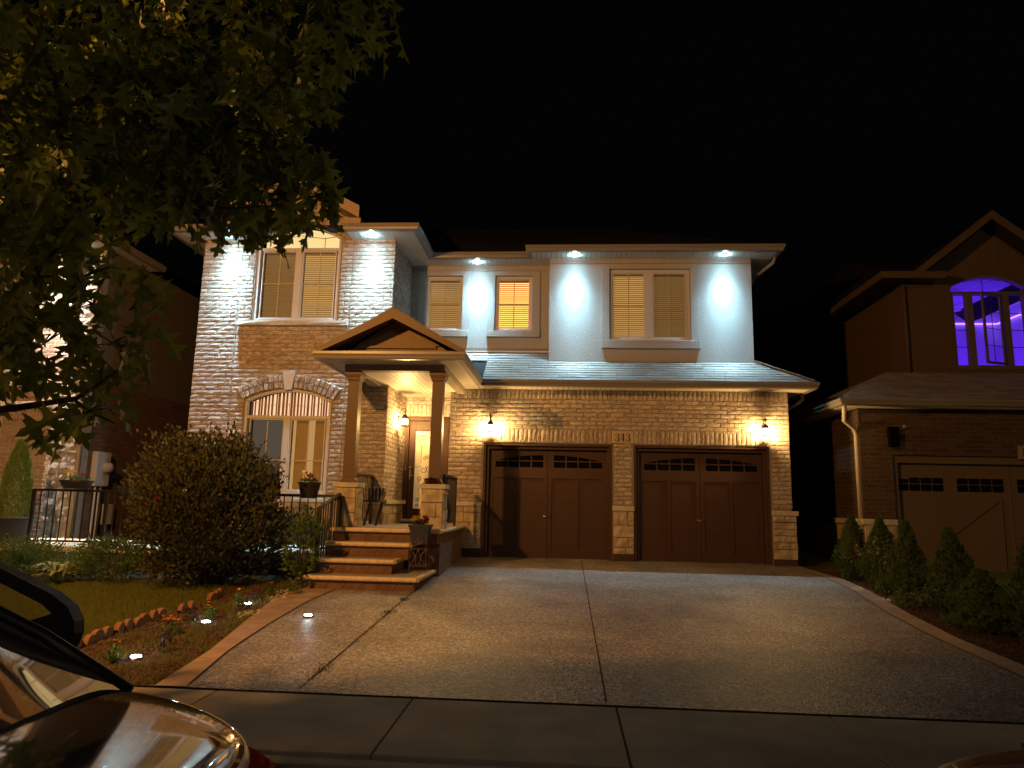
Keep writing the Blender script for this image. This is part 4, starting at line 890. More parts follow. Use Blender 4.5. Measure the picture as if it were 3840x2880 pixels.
b.box(6.35, 7.6, 14.18, 14.26, 4.62, 4.76); b.box(6.35, 6.43, 14.26, 22, 4.62, 4.76); b.box(6.43, 7.6, 14.26, 14.7, 4.70, 4.75); b.box(6.43, 6.95, 14.7, 22, 4.70, 4.75)
b.build('eave_board', m_tan, NR)
b = MB()
for e in (7.0, 10.2): b.hexa([(e, 14.25, 4.76), (8.6, 14.25, 6.04), (8.6, 20, 6.04), (e, 20, 4.76), (e, 14.25, 4.72), (8.6, 14.25, 6.00), (8.6, 20, 6.00), (e, 20, 4.72)])
b.add([(6.35, 14.2, 4.76), (7.5, 14.2, 4.76), (8, 20, 7), (6.35, 24, 4.76)], [(0, 1, 2, 3)]); b.build('roof', m_roof, NR)
b = MB(); b.tube([(6.98, UY-.04, 4.6), (6.98, UY-.04, 2.75)], .035, 8); b.build('downspout', m_tan, NR, smooth=True)
f = MB(); f.box(7.93, 9.42, UY+.02, UY+.14, 4.44, 4.50); f.box(7.93, 9.42, UY+.02, UY+.14, 2.88, 2.95)
for x0, x1 in ((7.93, 7.98), (8.24, 8.36), (8.95, 9.07), (9.37, 9.42)): f.box(x0, x1, UY+.02, UY+.14, 2.95, 4.44)
for i in range(20):
    x0, x1 = 7.93+1.49*i/20, 7.93+1.49*(i+1)/20; f.hexa([(x0, UY+.02, t_r(x0)), (x1, UY+.02, t_r(x1)), (x1, UY+.02, t_r(x1)-.05), (x0, UY+.02, t_r(x0)-.05), (x0, UY+.14, t_r(x0)), (x1, UY+.14, t_r(x1)), (x1, UY+.14, t_r(x1)-.05), (x0, UY+.14, t_r(x0)-.05)])
wr = f.build('arched_window', m_tandoor, NR)
f = MB()
ca, sa = math.cos(.42), math.sin(.42)
def sashp(u, z, o=0): return (8.90-u*ca+o*sa, UY+.04-u*sa-o*ca, z)
for u0, u1, z0, z1 in ((0, .04, 2.96, 4.42), (.50, .54, 2.96, 4.42), (.04, .50, 2.96, 3.0), (.04, .50, 4.38, 4.42)):
    f.hexa([sashp(u0, z0), sashp(u1, z0), sashp(u1, z1), sashp(u0, z1), sashp(u0, z0, .04), sashp(u1, z0, .04), sashp(u1, z1, .04), sashp(u0, z1, .04)])
f.build('open_sash', m_tandoor, wr)
f = MB(); f.tube([sashp(.27, 2.98), sashp(.27, 4.4)], .007, 4)
for k in (1, 2, 3): z = 2.98+k*.355; f.tube([sashp(.02, z), sashp(.52, z)], .007, 4); f.box(7.98, 8.24, UY+.07, UY+.08, z-.007, z+.007); f.box(9.07, 9.37, UY+.07, UY+.08, z-.007, z+.007)
f.box(8.60, 8.612, UY+.07, UY+.08, 4.5, 4.8); f.tube([(7.95, UY+.075, 4.66), (8.3, UY+.075, 4.74), (8.68, UY+.075, 4.77), (9.05, UY+.075, 4.74), (9.4, UY+.075, 4.66)], .006, 4)
f.build('glazing_bar', M('dark_bar', (.03, .02, .05), .6), wr)
rm = MB(); X0, X1, Y1, Z0, Z1 = 7.2, 10.9, 18.2, 2.4, 5.0
rm.quad((X0, Y1, Z0), (X1, Y1, Z0), (X1, Y1, Z1), (X0, Y1, Z1)); rm.quad((X0, UY+.21, Z0), (X0, Y1, Z0), (X0, Y1, Z1), (X0, UY+.21, Z1)); rm.quad((X1, UY+.21, Z0), (X1, Y1, Z0), (X1, Y1, Z1), (X1, UY+.21, Z1)); rm.quad((X0, UY+.21, Z1), (X1, UY+.21, Z1), (X1, Y1, Z1), (X0, Y1, Z1)); rm.quad((X0, UY+.21, Z0), (X1, UY+.21, Z0), (X1, Y1, Z0), (X0, Y1, Z0))
rm.build('room_wall', M('room_paint', (.7, .7, .75), .8), NR)
f = MB(); f.tube([(7.25, 18.15, 4.70), (9.6, 18.15, 4.70), (10.85, 18.15, 4.70), (10.85, 15.2, 4.70)], .015, 6); f.build('led_strip', lit('led_purple', (.30, .12, 1), 5), NR)
f = MB(); f.tube([(8.6, 16.2, 5.0), (8.6, 16.2, 4.62)], .02, 6); f.lathe((8.6, 16.2, 4.50), [(.03, .12), (.1, .1), (.1, 0), (.05, -.04)], 12)
for k in range(4): a = k*math.pi/2+.5; f.hexa([(8.6+.1*math.cos(a)-.05*math.sin(a), 16.2+.1*math.sin(a)+.05*math.cos(a), 4.56), (8.6+.1*math.cos(a)+.05*math.sin(a), 16.2+.1*math.sin(a)-.05*math.cos(a), 4.56), (8.6+.5*math.cos(a)+.06*math.sin(a), 16.2+.5*math.sin(a)-.06*math.cos(a), 4.56), (8.6+.5*math.cos(a)-.06*math.sin(a), 16.2+.5*math.sin(a)+.06*math.cos(a), 4.56)]+[(0, 0, 0)]*0+[(8.6+.1*math.cos(a)-.05*math.sin(a), 16.2+.1*math.sin(a)+.05*math.cos(a), 4.57), (8.6+.1*math.cos(a)+.05*math.sin(a), 16.2+.1*math.sin(a)-.05*math.cos(a), 4.57), (8.6+.5*math.cos(a)+.06*math.sin(a), 16.2+.5*math.sin(a)-.06*math.cos(a), 4.57), (8.6+.5*math.cos(a)-.06*math.sin(a), 16.2+.5*math.sin(a)+.06*math.cos(a), 4.57)])
tag_f = f.build('ceiling_fan', m_white, None, label='white ceiling fan seen inside the purple lit room', cat='fan')
lamp('purple_room_light', 'POINT', (9.2, 17.0, 3.15), 60, (.12, .02, 1.0), .3)
lb = thing('wall_lantern', (6.02, 13.46, 1.35), 'unlit black box lamp on the dark brick wall of the right neighbour house', 'wall lamp')
b = MB(); b.hexa([(5.94, 13.34, 1.16), (6.10, 13.34, 1.16), (6.10, 13.46, 1.16), (5.94, 13.46, 1.16), (5.93, 13.36, 1.52), (6.11, 13.36, 1.52), (6.11, 13.46, 1.52), (5.93, 13.46, 1.52)]); b.build('lamp_housing', m_black, lb); MB().box(5.98, 6.06, 13.455, 13.5, 1.28, 1.4).build('bracket', m_iron, lb)
b = MB().lathe((6.24, 13.46, 1.53), [(.02, 0), (.035, -.03), (.02, -.05)], 12, 'y'); b.build('reflection_dot', M('dot_shell', (.5, .42, .32), .3), None, smooth=True, label='small pale dome standing for a reflection dot beside the unlit black wall lamp', cat='camera')  # pale dome modelled in place of a small reflection by the lamp
nb = thing('house_number_plaque', (8.36, 13.47, 1.0), 'dim stone plaque with the number 8 on the right neighbour house', 'sign')
MB().box(8.22, 8.52, 13.47, 13.52, .98, 1.22).build('plaque_stone', M('plaque_dim', (.30, .22, .15), .8), nb); dm = MB(); digits(dm, '8', 8.29, 1.03, .14, 13.469); dm.build('number', M('number_paint'), nb)

# far house behind the gap
FH = thing('dark_house', (12, 31, -1), 'black house far behind the gap with one faintly lit small window', 'house')
b = MB(); b.box(8.4, 16, 30.05, 40, -1.2, 8.0); b.build('wall', m_roof, FH); b = MB(); b.add([(8.2, 29.8, 8.0), (16.2, 29.8, 8.0), (16.2, 40, 8), (8.2, 40, 8), (11, 34, 9.6), (14, 34, 9.6)], [(0, 1, 5, 4), (1, 2, 5), (2, 3, 4, 5), (3, 0, 4)]); b.build('roof', m_roof, FH)
b = MB(); 
for i in range(2):
    for j in range(3): x = 10.85+i*.33; z = 5.72+j*.37; b.box(x+.01, x+.31, 29.98, 30.0, z+.01, z+.35)
fw_ = b.build('window', lit('faint_window', (.55, .62, .55), .035), FH)

# ================================================================== VEGETATION
def orient(d, roll=0):
    d = Vector(d).normalized(); s = d.cross(Vector((0, 0, 1)))
    if s.length < 1e-3: s = Vector((1, 0, 0))
    s.normalize(); n = s.cross(d); c, q = math.cos(roll), math.sin(roll); return d, s*c+n*q, n*c-s*q
def rv(): 
    while True:
        v = Vector((R.uniform(-1, 1), R.uniform(-1, 1), R.uniform(-1, 1)))
        if .01 < v.length < 1: return v
def small_leaf(mb, p, d, L, w, roll):
    d, s, n = orient(d, roll); mb.add([p, p+d*L*.45+s*w+n*L*.06, p+d*L, p+d*L*.45-s*w+n*L*.06, p+d*L*.5-n*L*.03], [(0, 4, 1), (1, 4, 2), (2, 4, 3), (3, 4, 0)])
OAK = [(.0, .0), (.10, .02), (.19, .09), (.23, .24), (.28, .10), (.33, .055), (.39, .13), (.47, .38), (.49, .25), (.53, .27), (.52, .11), (.56, .06), (.63, .07), (.70, .20), (.80, .34), (.78, .21), (.83, .20), (.80, .08), (.90, .07), (1.0, 0)]
def oak_leaf(mb, p, d, L, roll, fold):
    d, s, n = orient(d, roll)
    for sg in (1, -1):
        vs = [p+d*t*L+s*sg*w*L*.9+n*(abs(w)*fold*L-.18*t*t*L) for t, w in OAK]; k = len(vs); mid = [p+d*t*L-n*.18*t*t*L for t in (.8, .6, .4, .2)]
        mb.add(vs+mid, [tuple(range(k+4))])
GRN = lambda *c: list(zip([i/(len(c)-1) for i in range(len(c))], c))
m_oak = M('oak_leaf', island=GRN((.09, .12, .016), (.13, .17, .022), (.17, .20, .03), (.11, .13, .02)), rough=.45, spec=.35, trans=.45)
m_bark = M('bark', (.05, .035, .025), .9, col2=(.025, .018, .012), ns=20, bump=1, bs=40)
BLOBS = [(-1.15,3.55,2.85,.2),(-1.2,3.6,3.05,.22),(-1.52,3.75,2.0,.16),(-1.50,3.8,1.85,.15),(-1.42,3.75,1.72,.12),(-2.81,3.14,2.44,0.26),(-2.68,3.44,2.67,0.29),(-2.17,3.27,2.52,0.27),(-2.15,3.90,3.00,0.33),(-1.80,3.93,3.00,0.31),(-1.29,3.37,2.57,0.19),(-2.63,2.91,2.03,0.24),(-2.96,3.74,2.59,0.31),(-2.14,3.16,2.18,0.26),(-2.00,3.53,2.43,0.29),(-2.05,4.30,2.95,0.31),(-1.54,3.77,2.58,0.19),(-3.33,3.74,2.30,0.31),(-2.64,3.38,2.07,0.28),(-2.37,3.54,2.16,0.29),(-1.96,3.45,2.10,0.27),(-1.92,3.93,2.39,0.26),(-1.86,4.17,2.53,0.19),(-2.98,3.42,1.85,0.29),(-2.76,3.64,1.96,0.30),(-2.31,3.57,1.92,0.28),(-1.86,3.36,1.80,0.24),(-1.94,4.06,2.17,0.25),(-1.68,3.89,2.08,0.17),(-2.79,3.20,1.54,0.27),(-2.30,2.93,1.41,0.23),(-2.63,3.77,1.81,0.25),(-2.02,3.37,1.61,0.22),(-2.06,4.02,1.92,0.25),(-1.86,4.18,1.99,0.21),(-2.07,4.01,1.74,0.18),(-1.97,4.22,1.83,0.19),(-1.55,3.69,1.60,0.14),(-2.33,4.10,1.78,0.11),(-2.87,3.34,1.33,0.26),(-3.09,3.84,1.52,0.26),(-2.81,3.78,1.50,0.14),(-2.56,3.00,1.01,0.22),(-2.39,3.04,1.02,0.20),(-2.22,3.12,1.05,0.15),(-2.55,3.87,1.30,0.13),(-2.81,3.34,0.94,0.24),(-2.71,3.53,0.99,0.24),(-2.23,3.20,0.90,0.18),(-2.17,3.41,0.96,0.12),(-2.74,3.29,0.74,0.18),(-2.49,3.25,0.74,0.18),(-2.45,3.49,0.79,0.17),(-2.31,3.48,0.79,0.12),(-3.17,3.80,0.66,0.14),(-2.79,3.58,0.62,0.12),(-2.73,3.83,0.66,0.17),(-2.52,3.76,0.65,0.13),(-3.17,3.89,0.48,0.14),(-2.64,3.57,0.45,0.12),(-2.10,3.06,0.38,0.10),(-2.86,3.76,0.36,0.08),(-2.70,3.86,0.38,0.08)]
SHADE_BLOBS = [(-3.8, 3.72, 2.5, .24), (-3.8, 3.6, 2.9, .24), (-3.75, 3.85, 2.1, .24), (-3.6, 4.1, 1.6, .22), (-3.3, 3.95, 2.4, .2), (-3.4, 4.2, 1.9, .2), (-3.8, 3.95, 1.7, .22), (-3.5, 3.8, 2.7, .2), (-4.2, 3.2, 3.2, .33), (-4.25, 3.35, 2.8, .32), (-4.2, 3.55, 2.2, .34), (-4.2, 3.9, 1.6, .34), (-4.25, 3.3, 2.3, .36), (-4.2, 3.95, 1.0, .3), (-4.0, 3.3, 3.5, .32), (-3.4, 3.5, 3.6, .34), (-2.8, 3.8, 3.7, .34), (-2.2, 4.0, 3.7, .32), (-3.5, 3.55, 2.9, .28), (-3.6, 3.0, 2.9, .34), (-3.75, 2.9, 2.3, .34), (-3.9, 3.2, 1.6, .3), (-3.4, 3.1, 3.5, .36), (-3.0, 3.4, 3.6, .36), (-2.4, 3.6, 3.6, .36), (-1.9, 3.7, 3.4, .3), (-3.7, 3.3, 1.0, .28), (-3.9, 2.4, 2.6, .34), (-3.5, 2.4, 1.8, .34), (-3.2, 2.5, 2.6, .36), (-2.7, 2.4, 3.2, .36), (-2.0, 2.9, 3.5, .36), (-3.9, 3.5, 2.2, .26), (-1.5, 3.3, 3.3, .3), (-1.3, 3.0, 3.5, .3)]  # extra clumps, mostly out of view, added to shade the foreground from the lamp
tree = thing('oak_tree', (-4.6, 2.6, -1.5), 'oak tree overhanging the upper left with dark lobed leaves and a few lit orange', 'tree')
cr = MB()
def clump(x, y, z, r, dens):
    for _ in range(int(dens*(r/.28)**2)):
        o = rv(); p = Vector((x, y, z))+Vector((o.x*r, o.y*r*1.5, o.z*r)); d = Vector((R.gauss(0, .45), R.gauss(0, .45), -.75+R.gauss(0, .4)))+o*.4
        oak_leaf(cr, p, d, R.uniform(.18, .29), R.uniform(-1.2, 1.2)+(math.pi/2 if R.random() < .35 else 0), R.uniform(-.1, .5))
for bl in BLOBS: clump(*bl, 34 if bl[2] > 1.25 else 24)
for bl in SHADE_BLOBS: clump(*bl, 40)
cr.build('crown', m_oak, tree)
tr = MB(); tr.tube([(-4.6, 2.6, -1.55), (-4.58, 2.6, -.3), (-4.5, 2.65, .8), (-4.4, 2.7, 2.0), (-4.3, 2.7, 3.4), (-4.2, 2.75, 5.2)], .13, 10, r1=.05)
for pth, r0, r1 in (([(-4.45, 2.7, 1.0), (-3.72, 3.4, 1.57), (-3.06, 3.7, 1.71), (-2.66, 3.7, 1.78), (-2.35, 3.7, 1.76), (-2.21, 3.7, 1.9), (-2.11, 3.7, 1.99), (-1.94, 3.7, 2.14), (-1.81, 3.7, 2.28), (-1.69, 3.7, 2.43), (-1.55, 3.7, 2.6)], .045, .006),
    ([(-2.35, 3.7, 1.76), (-2.17, 3.68, 1.67), (-1.93, 3.7, 1.62), (-1.57, 3.7, 1.64)], .013, .004), ([(-1.94, 3.7, 2.13), (-1.76, 3.7, 2.08), (-1.61, 3.7, 2.11), (-1.45, 3.7, 2.19)], .010, .003),
    ([(-4.5, 2.65, .0), (-3.6, 3.1, .28), (-3.13, 3.3, .36), (-2.7, 3.3, .41), (-2.58, 3.3, .43), (-2.4, 3.3, .46), (-2.31, 3.3, .52), (-2.19, 3.3, .61)], .028, .005), ([(-2.4, 3.3, .45), (-2.31, 3.3, .39), (-2.18, 3.3, .34)], .008, .003),
    ([(-4.4, 2.7, 1.9), (-3.66, 3.4, 2.35), (-3.17, 3.6, 2.47), (-2.66, 3.6, 2.32), (-2.39, 3.6, 2.43), (-2.22, 3.6, 2.67), (-2.1, 3.6, 2.95)], .03, .006), ([(-2.5, 3.7, 1.77), (-2.42, 3.68, 1.99), (-2.35, 3.7, 2.12), (-2.31, 3.7, 2.26)], .012, .004), ([(-4.3, 2.7, 3.0), (-3.4, 3, 3.5), (-2.2, 3.4, 3.6)], .04, .01)):
    tr.tube(pth, r0, 7, r1=r1)
for bl in BLOBS+SHADE_BLOBS:
    for _ in range(3):
        o = rv(); p = Vector(bl[:3]); q = p+Vector((o.x, o.y, o.z*.5))*bl[3]; tr.tube([p+Vector((-.08, 0, -.02)), (p+q)/2+Vector((0, 0, .02)), q], .004, 4, r1=.002)
tr.build('trunk', m_bark, tree, smooth=True)

def shrub(name, c, rx_, ry, rz_, n, L, w, mat, label, cat='shrub', up_=.5, group=None, stems=8, shell=.45, flow=None, tall=0):
    t = thing(name, (c[0], c[1], c[2]), label, cat, group); fo = MB(); cen = Vector((c[0], c[1], c[2]+rz_*.95))
    tips = [rv().normalized() for _ in range(34)]
    for _ in range(n):
        o = rv().normalized(); rr2 = shell+(1-shell)*R.random()**.6
        k = 1+.55*noise.noise(o*2.1+Vector((c[0], c[1], 0)))+.26*noise.noise(o*5.5)+.10*noise.noise(o*12)
        p = cen+Vector((o.x*rx_, o.y*ry, o.z*rz_))*rr2*k
        if p.z < c[2]+.02: continue
        small_leaf(fo, p, o*.8+Vector((0, 0, up_))+rv()*.6, L*R.uniform(.6, 1.3), w*R.uniform(.7, 1.2), R.uniform(-1.5, 1.5))
    st = MB()
    for i in range(stems): # shoots that leave the crown
        o = rv().normalized(); o.z = abs(o.z)+.25; o.normalize(); a = cen+Vector((o.x*rx_, o.y*ry, o.z*rz_))*.8; e = a+Vector((o.x*.7, o.y*.7, 1)).normalized()*R.uniform(.18, .50)*max(rz_, .35)
        st.tube([Vector((c[0]+o.x*.05, c[1]+o.y*.05, c[2])), cen.lerp(a, .5), a, e], .009*max(.5, rz_), 5, r1=.002)
        for j in range(int(14)):
            p = a.lerp(e, R.random()); small_leaf(fo, p, rv()+Vector((0, 0, .5)), L, w, R.uniform(-1, 1))
    fo.build('foliage', mat, t); st.build('stem', m_bark, t)
    if flow:
        for (p, col) in flow:
            f = MB()
            for k in range(7): small_leaf(f, Vector(p), rv()+Vector((0, -.6, 0)), .045, .02, R.uniform(0, 3))
            f.build('flower', col, t)
    return t
m_gl = M('shrub_leaf', island=GRN((.04, .042, .018), (.08, .075, .028), (.12, .11, .045), (.06, .065, .022)), rough=.5, spec=.3, trans=.25)
m_gl2 = M('box_leaf', island=GRN((.06, .10, .018), (.10, .15, .03), (.14, .19, .04)), rough=.5, spec=.3, trans=.3)
m_red = M('red_petal', (.40, .015, .02), .6, trans=.3); m_yel = M('yellow_petal', (.75, .42, .03), .6, trans=.3); m_wine = M('wine_petal', (.10, .008, .012), .6)
m_orange = M('orange_petal', (.80, .30, .02), .6, trans=.3)
shrub('flowering_bush', (-4.90, 9.75, -1.18), 1.06, .82, 1.0, 24000, .062, .021, m_gl, 'big round leafy bush with small upright leaves in front of the lower bay window', 'bush', .9, stems=95, shell=.5, flow=[((-5.25, 8.98, -.05), m_red), ((-5.88, 9.35, -.72), m_red)])
shrub('low_shrub', (-6.35, 9.85, -1.18), .50, .40, .30, 3800, .04, .013, m_gl2, 'spreading low green shrub left of the big bush', 'shrub', .3, stems=16)
shrub('low_shrub', (-7.62, 9.75, -1.2), .62, .45, .28, 3800, .035, .012, m_gl2, 'dark mounded shrub at the left end of the lawn', 'shrub', .3, stems=14)
shrub('climbing_shrub', (-3.55, 9.72, -1.2), (.22), .20, .52, 620, .065, .02, m_gl2, 'thin leafy shrub growing round the front post of the stair handrail', 'shrub', .8, stems=12)
# hosta
m_hosta = M('hosta_leaf', island=GRN((.30, .32, .12), (.45, .45, .22), (.22, .28, .09)), rough=.5, trans=.3)
t = thing('hosta_plant', (-6.85, 9.55, -1.2), 'pale striped hosta with arching pointed leaves between the two shrubs', 'plant'); f = MB()
for k in range(60):
    a = R.uniform(0, 6.28); r = R.uniform(.10, .32); p0 = Vector((-6.85+.05*math.cos(a), 9.55+.05*math.sin(a), -1.18)); d = Vector((math.cos(a), math.sin(a), 0)); s = Vector((-d.y, d.x, 0)); h = R.uniform(.08, .26)
    P = [p0+d*r*t_+Vector((0, 0, h*math.sin(t_*2.3))) for t_ in (0, .3, .6, .85, 1)]; wd = [.004, .02, .035, .022, 0]
    f.add([p-s*w_ for p, w_ in zip(P, wd)]+[p+s*w_ for p, w_ in zip(P, wd)], [(i, i+1, i+6, i+5) for i in range(4)])
f.build('foliage', m_hosta, t)
def grass_tuft(c, n, h, spread, label):
    t = thing('ornamental_grass', c, label, 'plant'); f = MB()
    for _ in range(n):
        a = R.uniform(0, 6.28); r = R.uniform(.02, spread); p = Vector(c)+Vector((math.cos(a)*r*.4, math.sin(a)*r*.4, 0)); d = Vector((math.cos(a), math.sin(a), 0)); s = Vector((-d.y, d.x, 0)); hh = h*R.uniform(.5, 1.1)
        P = [p+d*r*1.2*q*q+Vector((0, 0, hh*(q-.35*q*q))) for q in (0, .4, .75, 1)]; wd = [.005, .005, .003, 0]
        f.add([p_-s*w_ for p_, w_ in zip(P, wd)]+[p_+s*w_ for p_, w_ in zip(P, wd)], [(i, i+1, i+5, i+4) for i in range(3)])
    f.build('blades', M('grass_blade_pale', island=GRN((.10, .14, .03), (.20, .25, .07), (.15, .18, .05)), rough=.6, trans=.4), t)
grass_tuft((-7.9, 10.2, -1.18), 260, .75, .45, 'tall wispy grass clump below the left end of the railing')
grass_tuft((-7.15, 10.3, -1.18), 160, .55, .35, 'shorter wispy grass clump under the planter with the solar light')
grass_tuft((-8.6, 10.0, -1.18), 160, .5, .4, 'wispy grass clump in front of the big grey plant pot')
# cedars
m_ced = M('cedar_spray', island=GRN((.04, .065, .018), (.07, .11, .028), (.11, .155, .04)), rough=.6, spec=.25, trans=.2)
m_ced2 = M('cedar_spray_bright', island=GRN((.10, .16, .03), (.16, .24, .05), (.2, .28, .07)), rough=.6, spec=.25, trans=.3)
def cedar(c, h, r, n, label, mat=None, group='cedars along the right edge of the driveway', name='cedar_shrub', lobes=2):
    t = thing(name, c, label, 'shrub', group); f = MB()
    ph = [R.uniform(0, 6.28) for _ in range(4)]
    for _ in range(n):
        u = R.random()**1.25; a = R.uniform(0, 6.28); prof = math.sin(min(1, (1-u)*1.25+.04)*math.pi/2)*(.55+.45*min(1, u*7))
        rr2 = .9*r*prof*(1+.16*math.sin(a*3+u*9+ph[0])+.14*math.sin(a*2-u*15+ph[1])+.5*noise.noise(Vector((math.cos(a)*2, math.sin(a)*2+u*7, c[0]*3))))*(.55+.45*R.random()**.45)
        p = Vector((c[0]+rr2*math.cos(a), c[1]+rr2*math.sin(a), c[2]+u*h)); d = Vector((math.cos(a)*.5, math.sin(a)*.5, 1))+rv()*.55
        L = R.uniform(.03, .065)
        for q in (-.5, 0, .5):
            dd = Vector(d)+Vector((-math.sin(a), math.cos(a), 0))*q*1.1; small_leaf(f, p, dd, L, .0065, R.uniform(-1.5, 1.5))
    f.build('foliage', mat or m_ced, t); MB().tube([c, (c[0], c[1], c[2]+h*.85)], .02, 6, r1=.005).build('stem', m_bark, t); return t
cedar((4.66, 12.05, -1.12), 1.02, .26, 2600, 'bushy cedar nearest the house corner, first of the row')
cedar((4.72, 11.15, -1.15), 1.02, .29, 2700, 'bushy cedar second from the house in the driveway row')
cedar((4.72, 10.35, -1.18), 1.02, .25, 2600, 'pointed cedar third from the house with a pale sprig at its foot')
cedar((4.78, 9.35, -1.24), 1.03, .30, 2700, 'wide flat topped cedar behind the yellowish shrub')
cedar((4.82, 7.75, -1.32), 1.22, .31, 3000, 'tall dark pointed cedar standing right of the yellowish shrub')
cedar((4.95, 6.55, -1.36), 1.25, .32, 3000, 'dark cedar cut off by the right edge of the picture')
cedar((4.62, 8.45, -1.30), .66, .34, 2400, 'rounded yellowish green shrub with bare twigs in the cedar row', m_gl2, name='low_shrub')
shrub('seedling_shrub', (4.60, 10.75, -1.17), .12, .12, .14, 420, .035, .014, m_gl2, 'small bright green sprig between the second and third cedars', 'plant', .4, stems=4)
shrub('seedling_shrub', (4.45, 9.75, -1.22), .22, .16, .10, 520, .035, .014, m_gl2, 'low bright green sprig in front of the fourth cedar', 'plant', .4, stems=4)
shrub('seedling_shrub', (4.50, 7.15, -1.34), .16, .16, .16, 420, .04, .015, m_gl2, 'small leafy plant between the two tall dark cedars', 'plant', .4, stems=5)
def pot(mb, c, r0, r1, h, rim=.012, seg=24): mb.lathe(c, [(r0*.98, 0), (r0, .005), (r1, h-.03), (r1+rim, h-.03), (r1+rim, h), (r1-.012, h), (r1-.02, h-.03)], seg); return mb
t = thing('potted_cedar', (-9.02, 11.25, -.86), 'columnar bright green cedar growing in a large grey plastic pot at the left edge', 'potted plant')
pot(MB(), (-9.02, 11.25, -.82), .24, .34, .42).build('pot', M('grey_pot', (.05, .05, .055), .5), t, smooth=True)
MB().lathe((-9.02, 11.25, -.45), [(.01, 0), (.31, 0)], 20).build('soil', M('pale_mulch', (.3, .27, .24), .9, bump=1), t)
f = MB()
for _ in range(5200):
    u = R.random(); a = R.uniform(0, 6.28); rr2 = (.27*(1-u)**.55*(.8+.2*math.sin(u*3))+.02)*(.6+.4*R.random()**.5); p = Vector((-9.02+rr2*math.cos(a), 11.25+rr2*math.sin(a), -.44+u*1.27)); small_leaf(f, p, Vector((math.cos(a)*.4, math.sin(a)*.4, 1))+rv()*.5, .06, .008, R.uniform(-1.5, 1.5))
f.build('foliage', m_ced2, t)

# grass, mulch, pebbles (uncountable)
def scatter(name, mat, n, fn, label=None, kind='stuff', h=(.02, .05), w=.0025, flat=False):
    mb = MB()
    for _ in range(n):
        q = fn()
        if q is None: continue
        x, y, z = q
        if flat:
            a = R.uniform(0, 3.14); l = R.uniform(*h); c, s = math.cos(a)*l, math.sin(a)*l; ww = l*.35; mb.add([(x-c, y-s, z+R.uniform(0, .012)), (x+s*.35, y-c*.35, z+.006), (x+c, y+s, z+R.uniform(0, .02)), (x-s*.35, y+c*.35, z+.01)], [(0, 1, 2, 3)])
        else:
            a = R.uniform(0, 6.28); l = R.uniform(*h); b1, b2 = R.gauss(0, .35)*l, R.gauss(0, .35)*l; mb.add([(x-w*math.cos(a), y-w*math.sin(a), z), (x+w*math.cos(a), y+w*math.sin(a), z), (x+b1, y+b2, z+l)], [(0, 1, 2)])
    return mb.build(name, mat, None, kind=kind, label=label)
m_gr = M('grass_blade', island=GRN((.09, .12, .018), (.15, .18, .03), (.20, .20, .045), (.24, .20, .06)), rough=.7, spec=.15, trans=.3)
def f_lawn():
    y = R.uniform(5.45, 10.0)**1.0; x0 = -.86*y-.6; x = R.uniform(x0, BI(y)); return (x, y, gz(y)-.03) if noise.noise(Vector((x*3, y*3, 0))) > -.75 else None
scatter('lawn_grass', m_gr, 95000, f_lawn, h=(.025, .055), w=.003)
def f_weed():
    y = R.uniform(5.45, 10.2); x = R.uniform(BI(y), LO(y)); e = (x-BI(y))/(LO(y)-BI(y)); return (x, y, gz(y)-.012) if noise.noise(Vector((x*4, y*4, 3)))+e*.55 > .28 else None
scatter('weedy_grass', m_gr, 16000, f_weed, h=(.02, .07), w=.003)
def f_mul():
    y = R.uniform(5.45, 10.3); x = R.uniform(BI(y)-.02, LO(y)); return (x, y, gz(y)-.008)
scatter('bark_mulch', M('mulch_chip', island=GRN((.03, .016, .008), (.09, .045, .02), (.16, .09, .04)), rough=.9), 9000, f_mul, h=(.008, .028), flat=True)
def f_rm():
    y = R.uniform(5.45, 12.6); return (R.uniform(RO(y)-.01, RO(y)+.45), y, gz(y)-.008)
scatter('bark_mulch', M('mulch_chip'), 6000, f_rm, h=(.008, .026), flat=True)
def pebbles(name, pts, n, label):
    mb = MB()
    for _ in range(n):
        x, y = R.choice(pts); x += R.gauss(0, .05); y += R.gauss(0, .09); r = R.uniform(.008, .026); c = Vector((x, y, gz(y)+r*.2)); vs = []
        for v in ((1, 0, 0), (-1, 0, 0), (0, 1, 0), (0, -1, 0), (0, 0, .7), (0, 0, -.7)): vs.append(c+Vector(v)*r*R.uniform(.7, 1.2))
        mb.add(vs, [(0, 2, 4), (2, 1, 4), (1, 3, 4), (3, 0, 4), (2, 0, 5), (1, 2, 5), (3, 1, 5), (0, 3, 5)])
    mb.build(name, M('pale_pebble', island=GRN((.4, .34, .28), (.55, .48, .40), (.6, .55, .5)), rough=.8), None, kind='stuff')
pebbles('pebbles', [(-3.62, 9.4), (-3.62, 9.1), (-3.60, 8.9), (-3.52, 8.2), (-3.5, 8.0)], 110, '')
pebbles('pebbles', [(4.28, 6.7), (4.35, 6.9), (4.25, 6.4), (4.3, 11.0), (4.35, 10.2)], 110, '')
def f_agg():
    return None
def f_joint():
    y = R.choice([R.gauss(9.1, .05), R.gauss(8.35, .07), R.gauss(6.0, .12), R.uniform(5.6, 9.6)]); return (-1.965+R.gauss(0, .035), y, gz(y)+.003)
scatter('joint_weeds', M('joint_weed', island=GRN((.03, .035, .01), (.07, .08, .02))), 420, f_joint, h=(.01, .03), w=.004)
def f_leaf(): y = R.uniform(5.5, 12); return (R.uniform(-2.8, 3.8), y, gz(y)+.004)
scatter('leaf_litter', M('dry_leaf', island=GRN((.04, .025, .012), (.15, .10, .05), (.3, .25, .2))), 110, f_leaf, h=(.006, .02), flat=True)
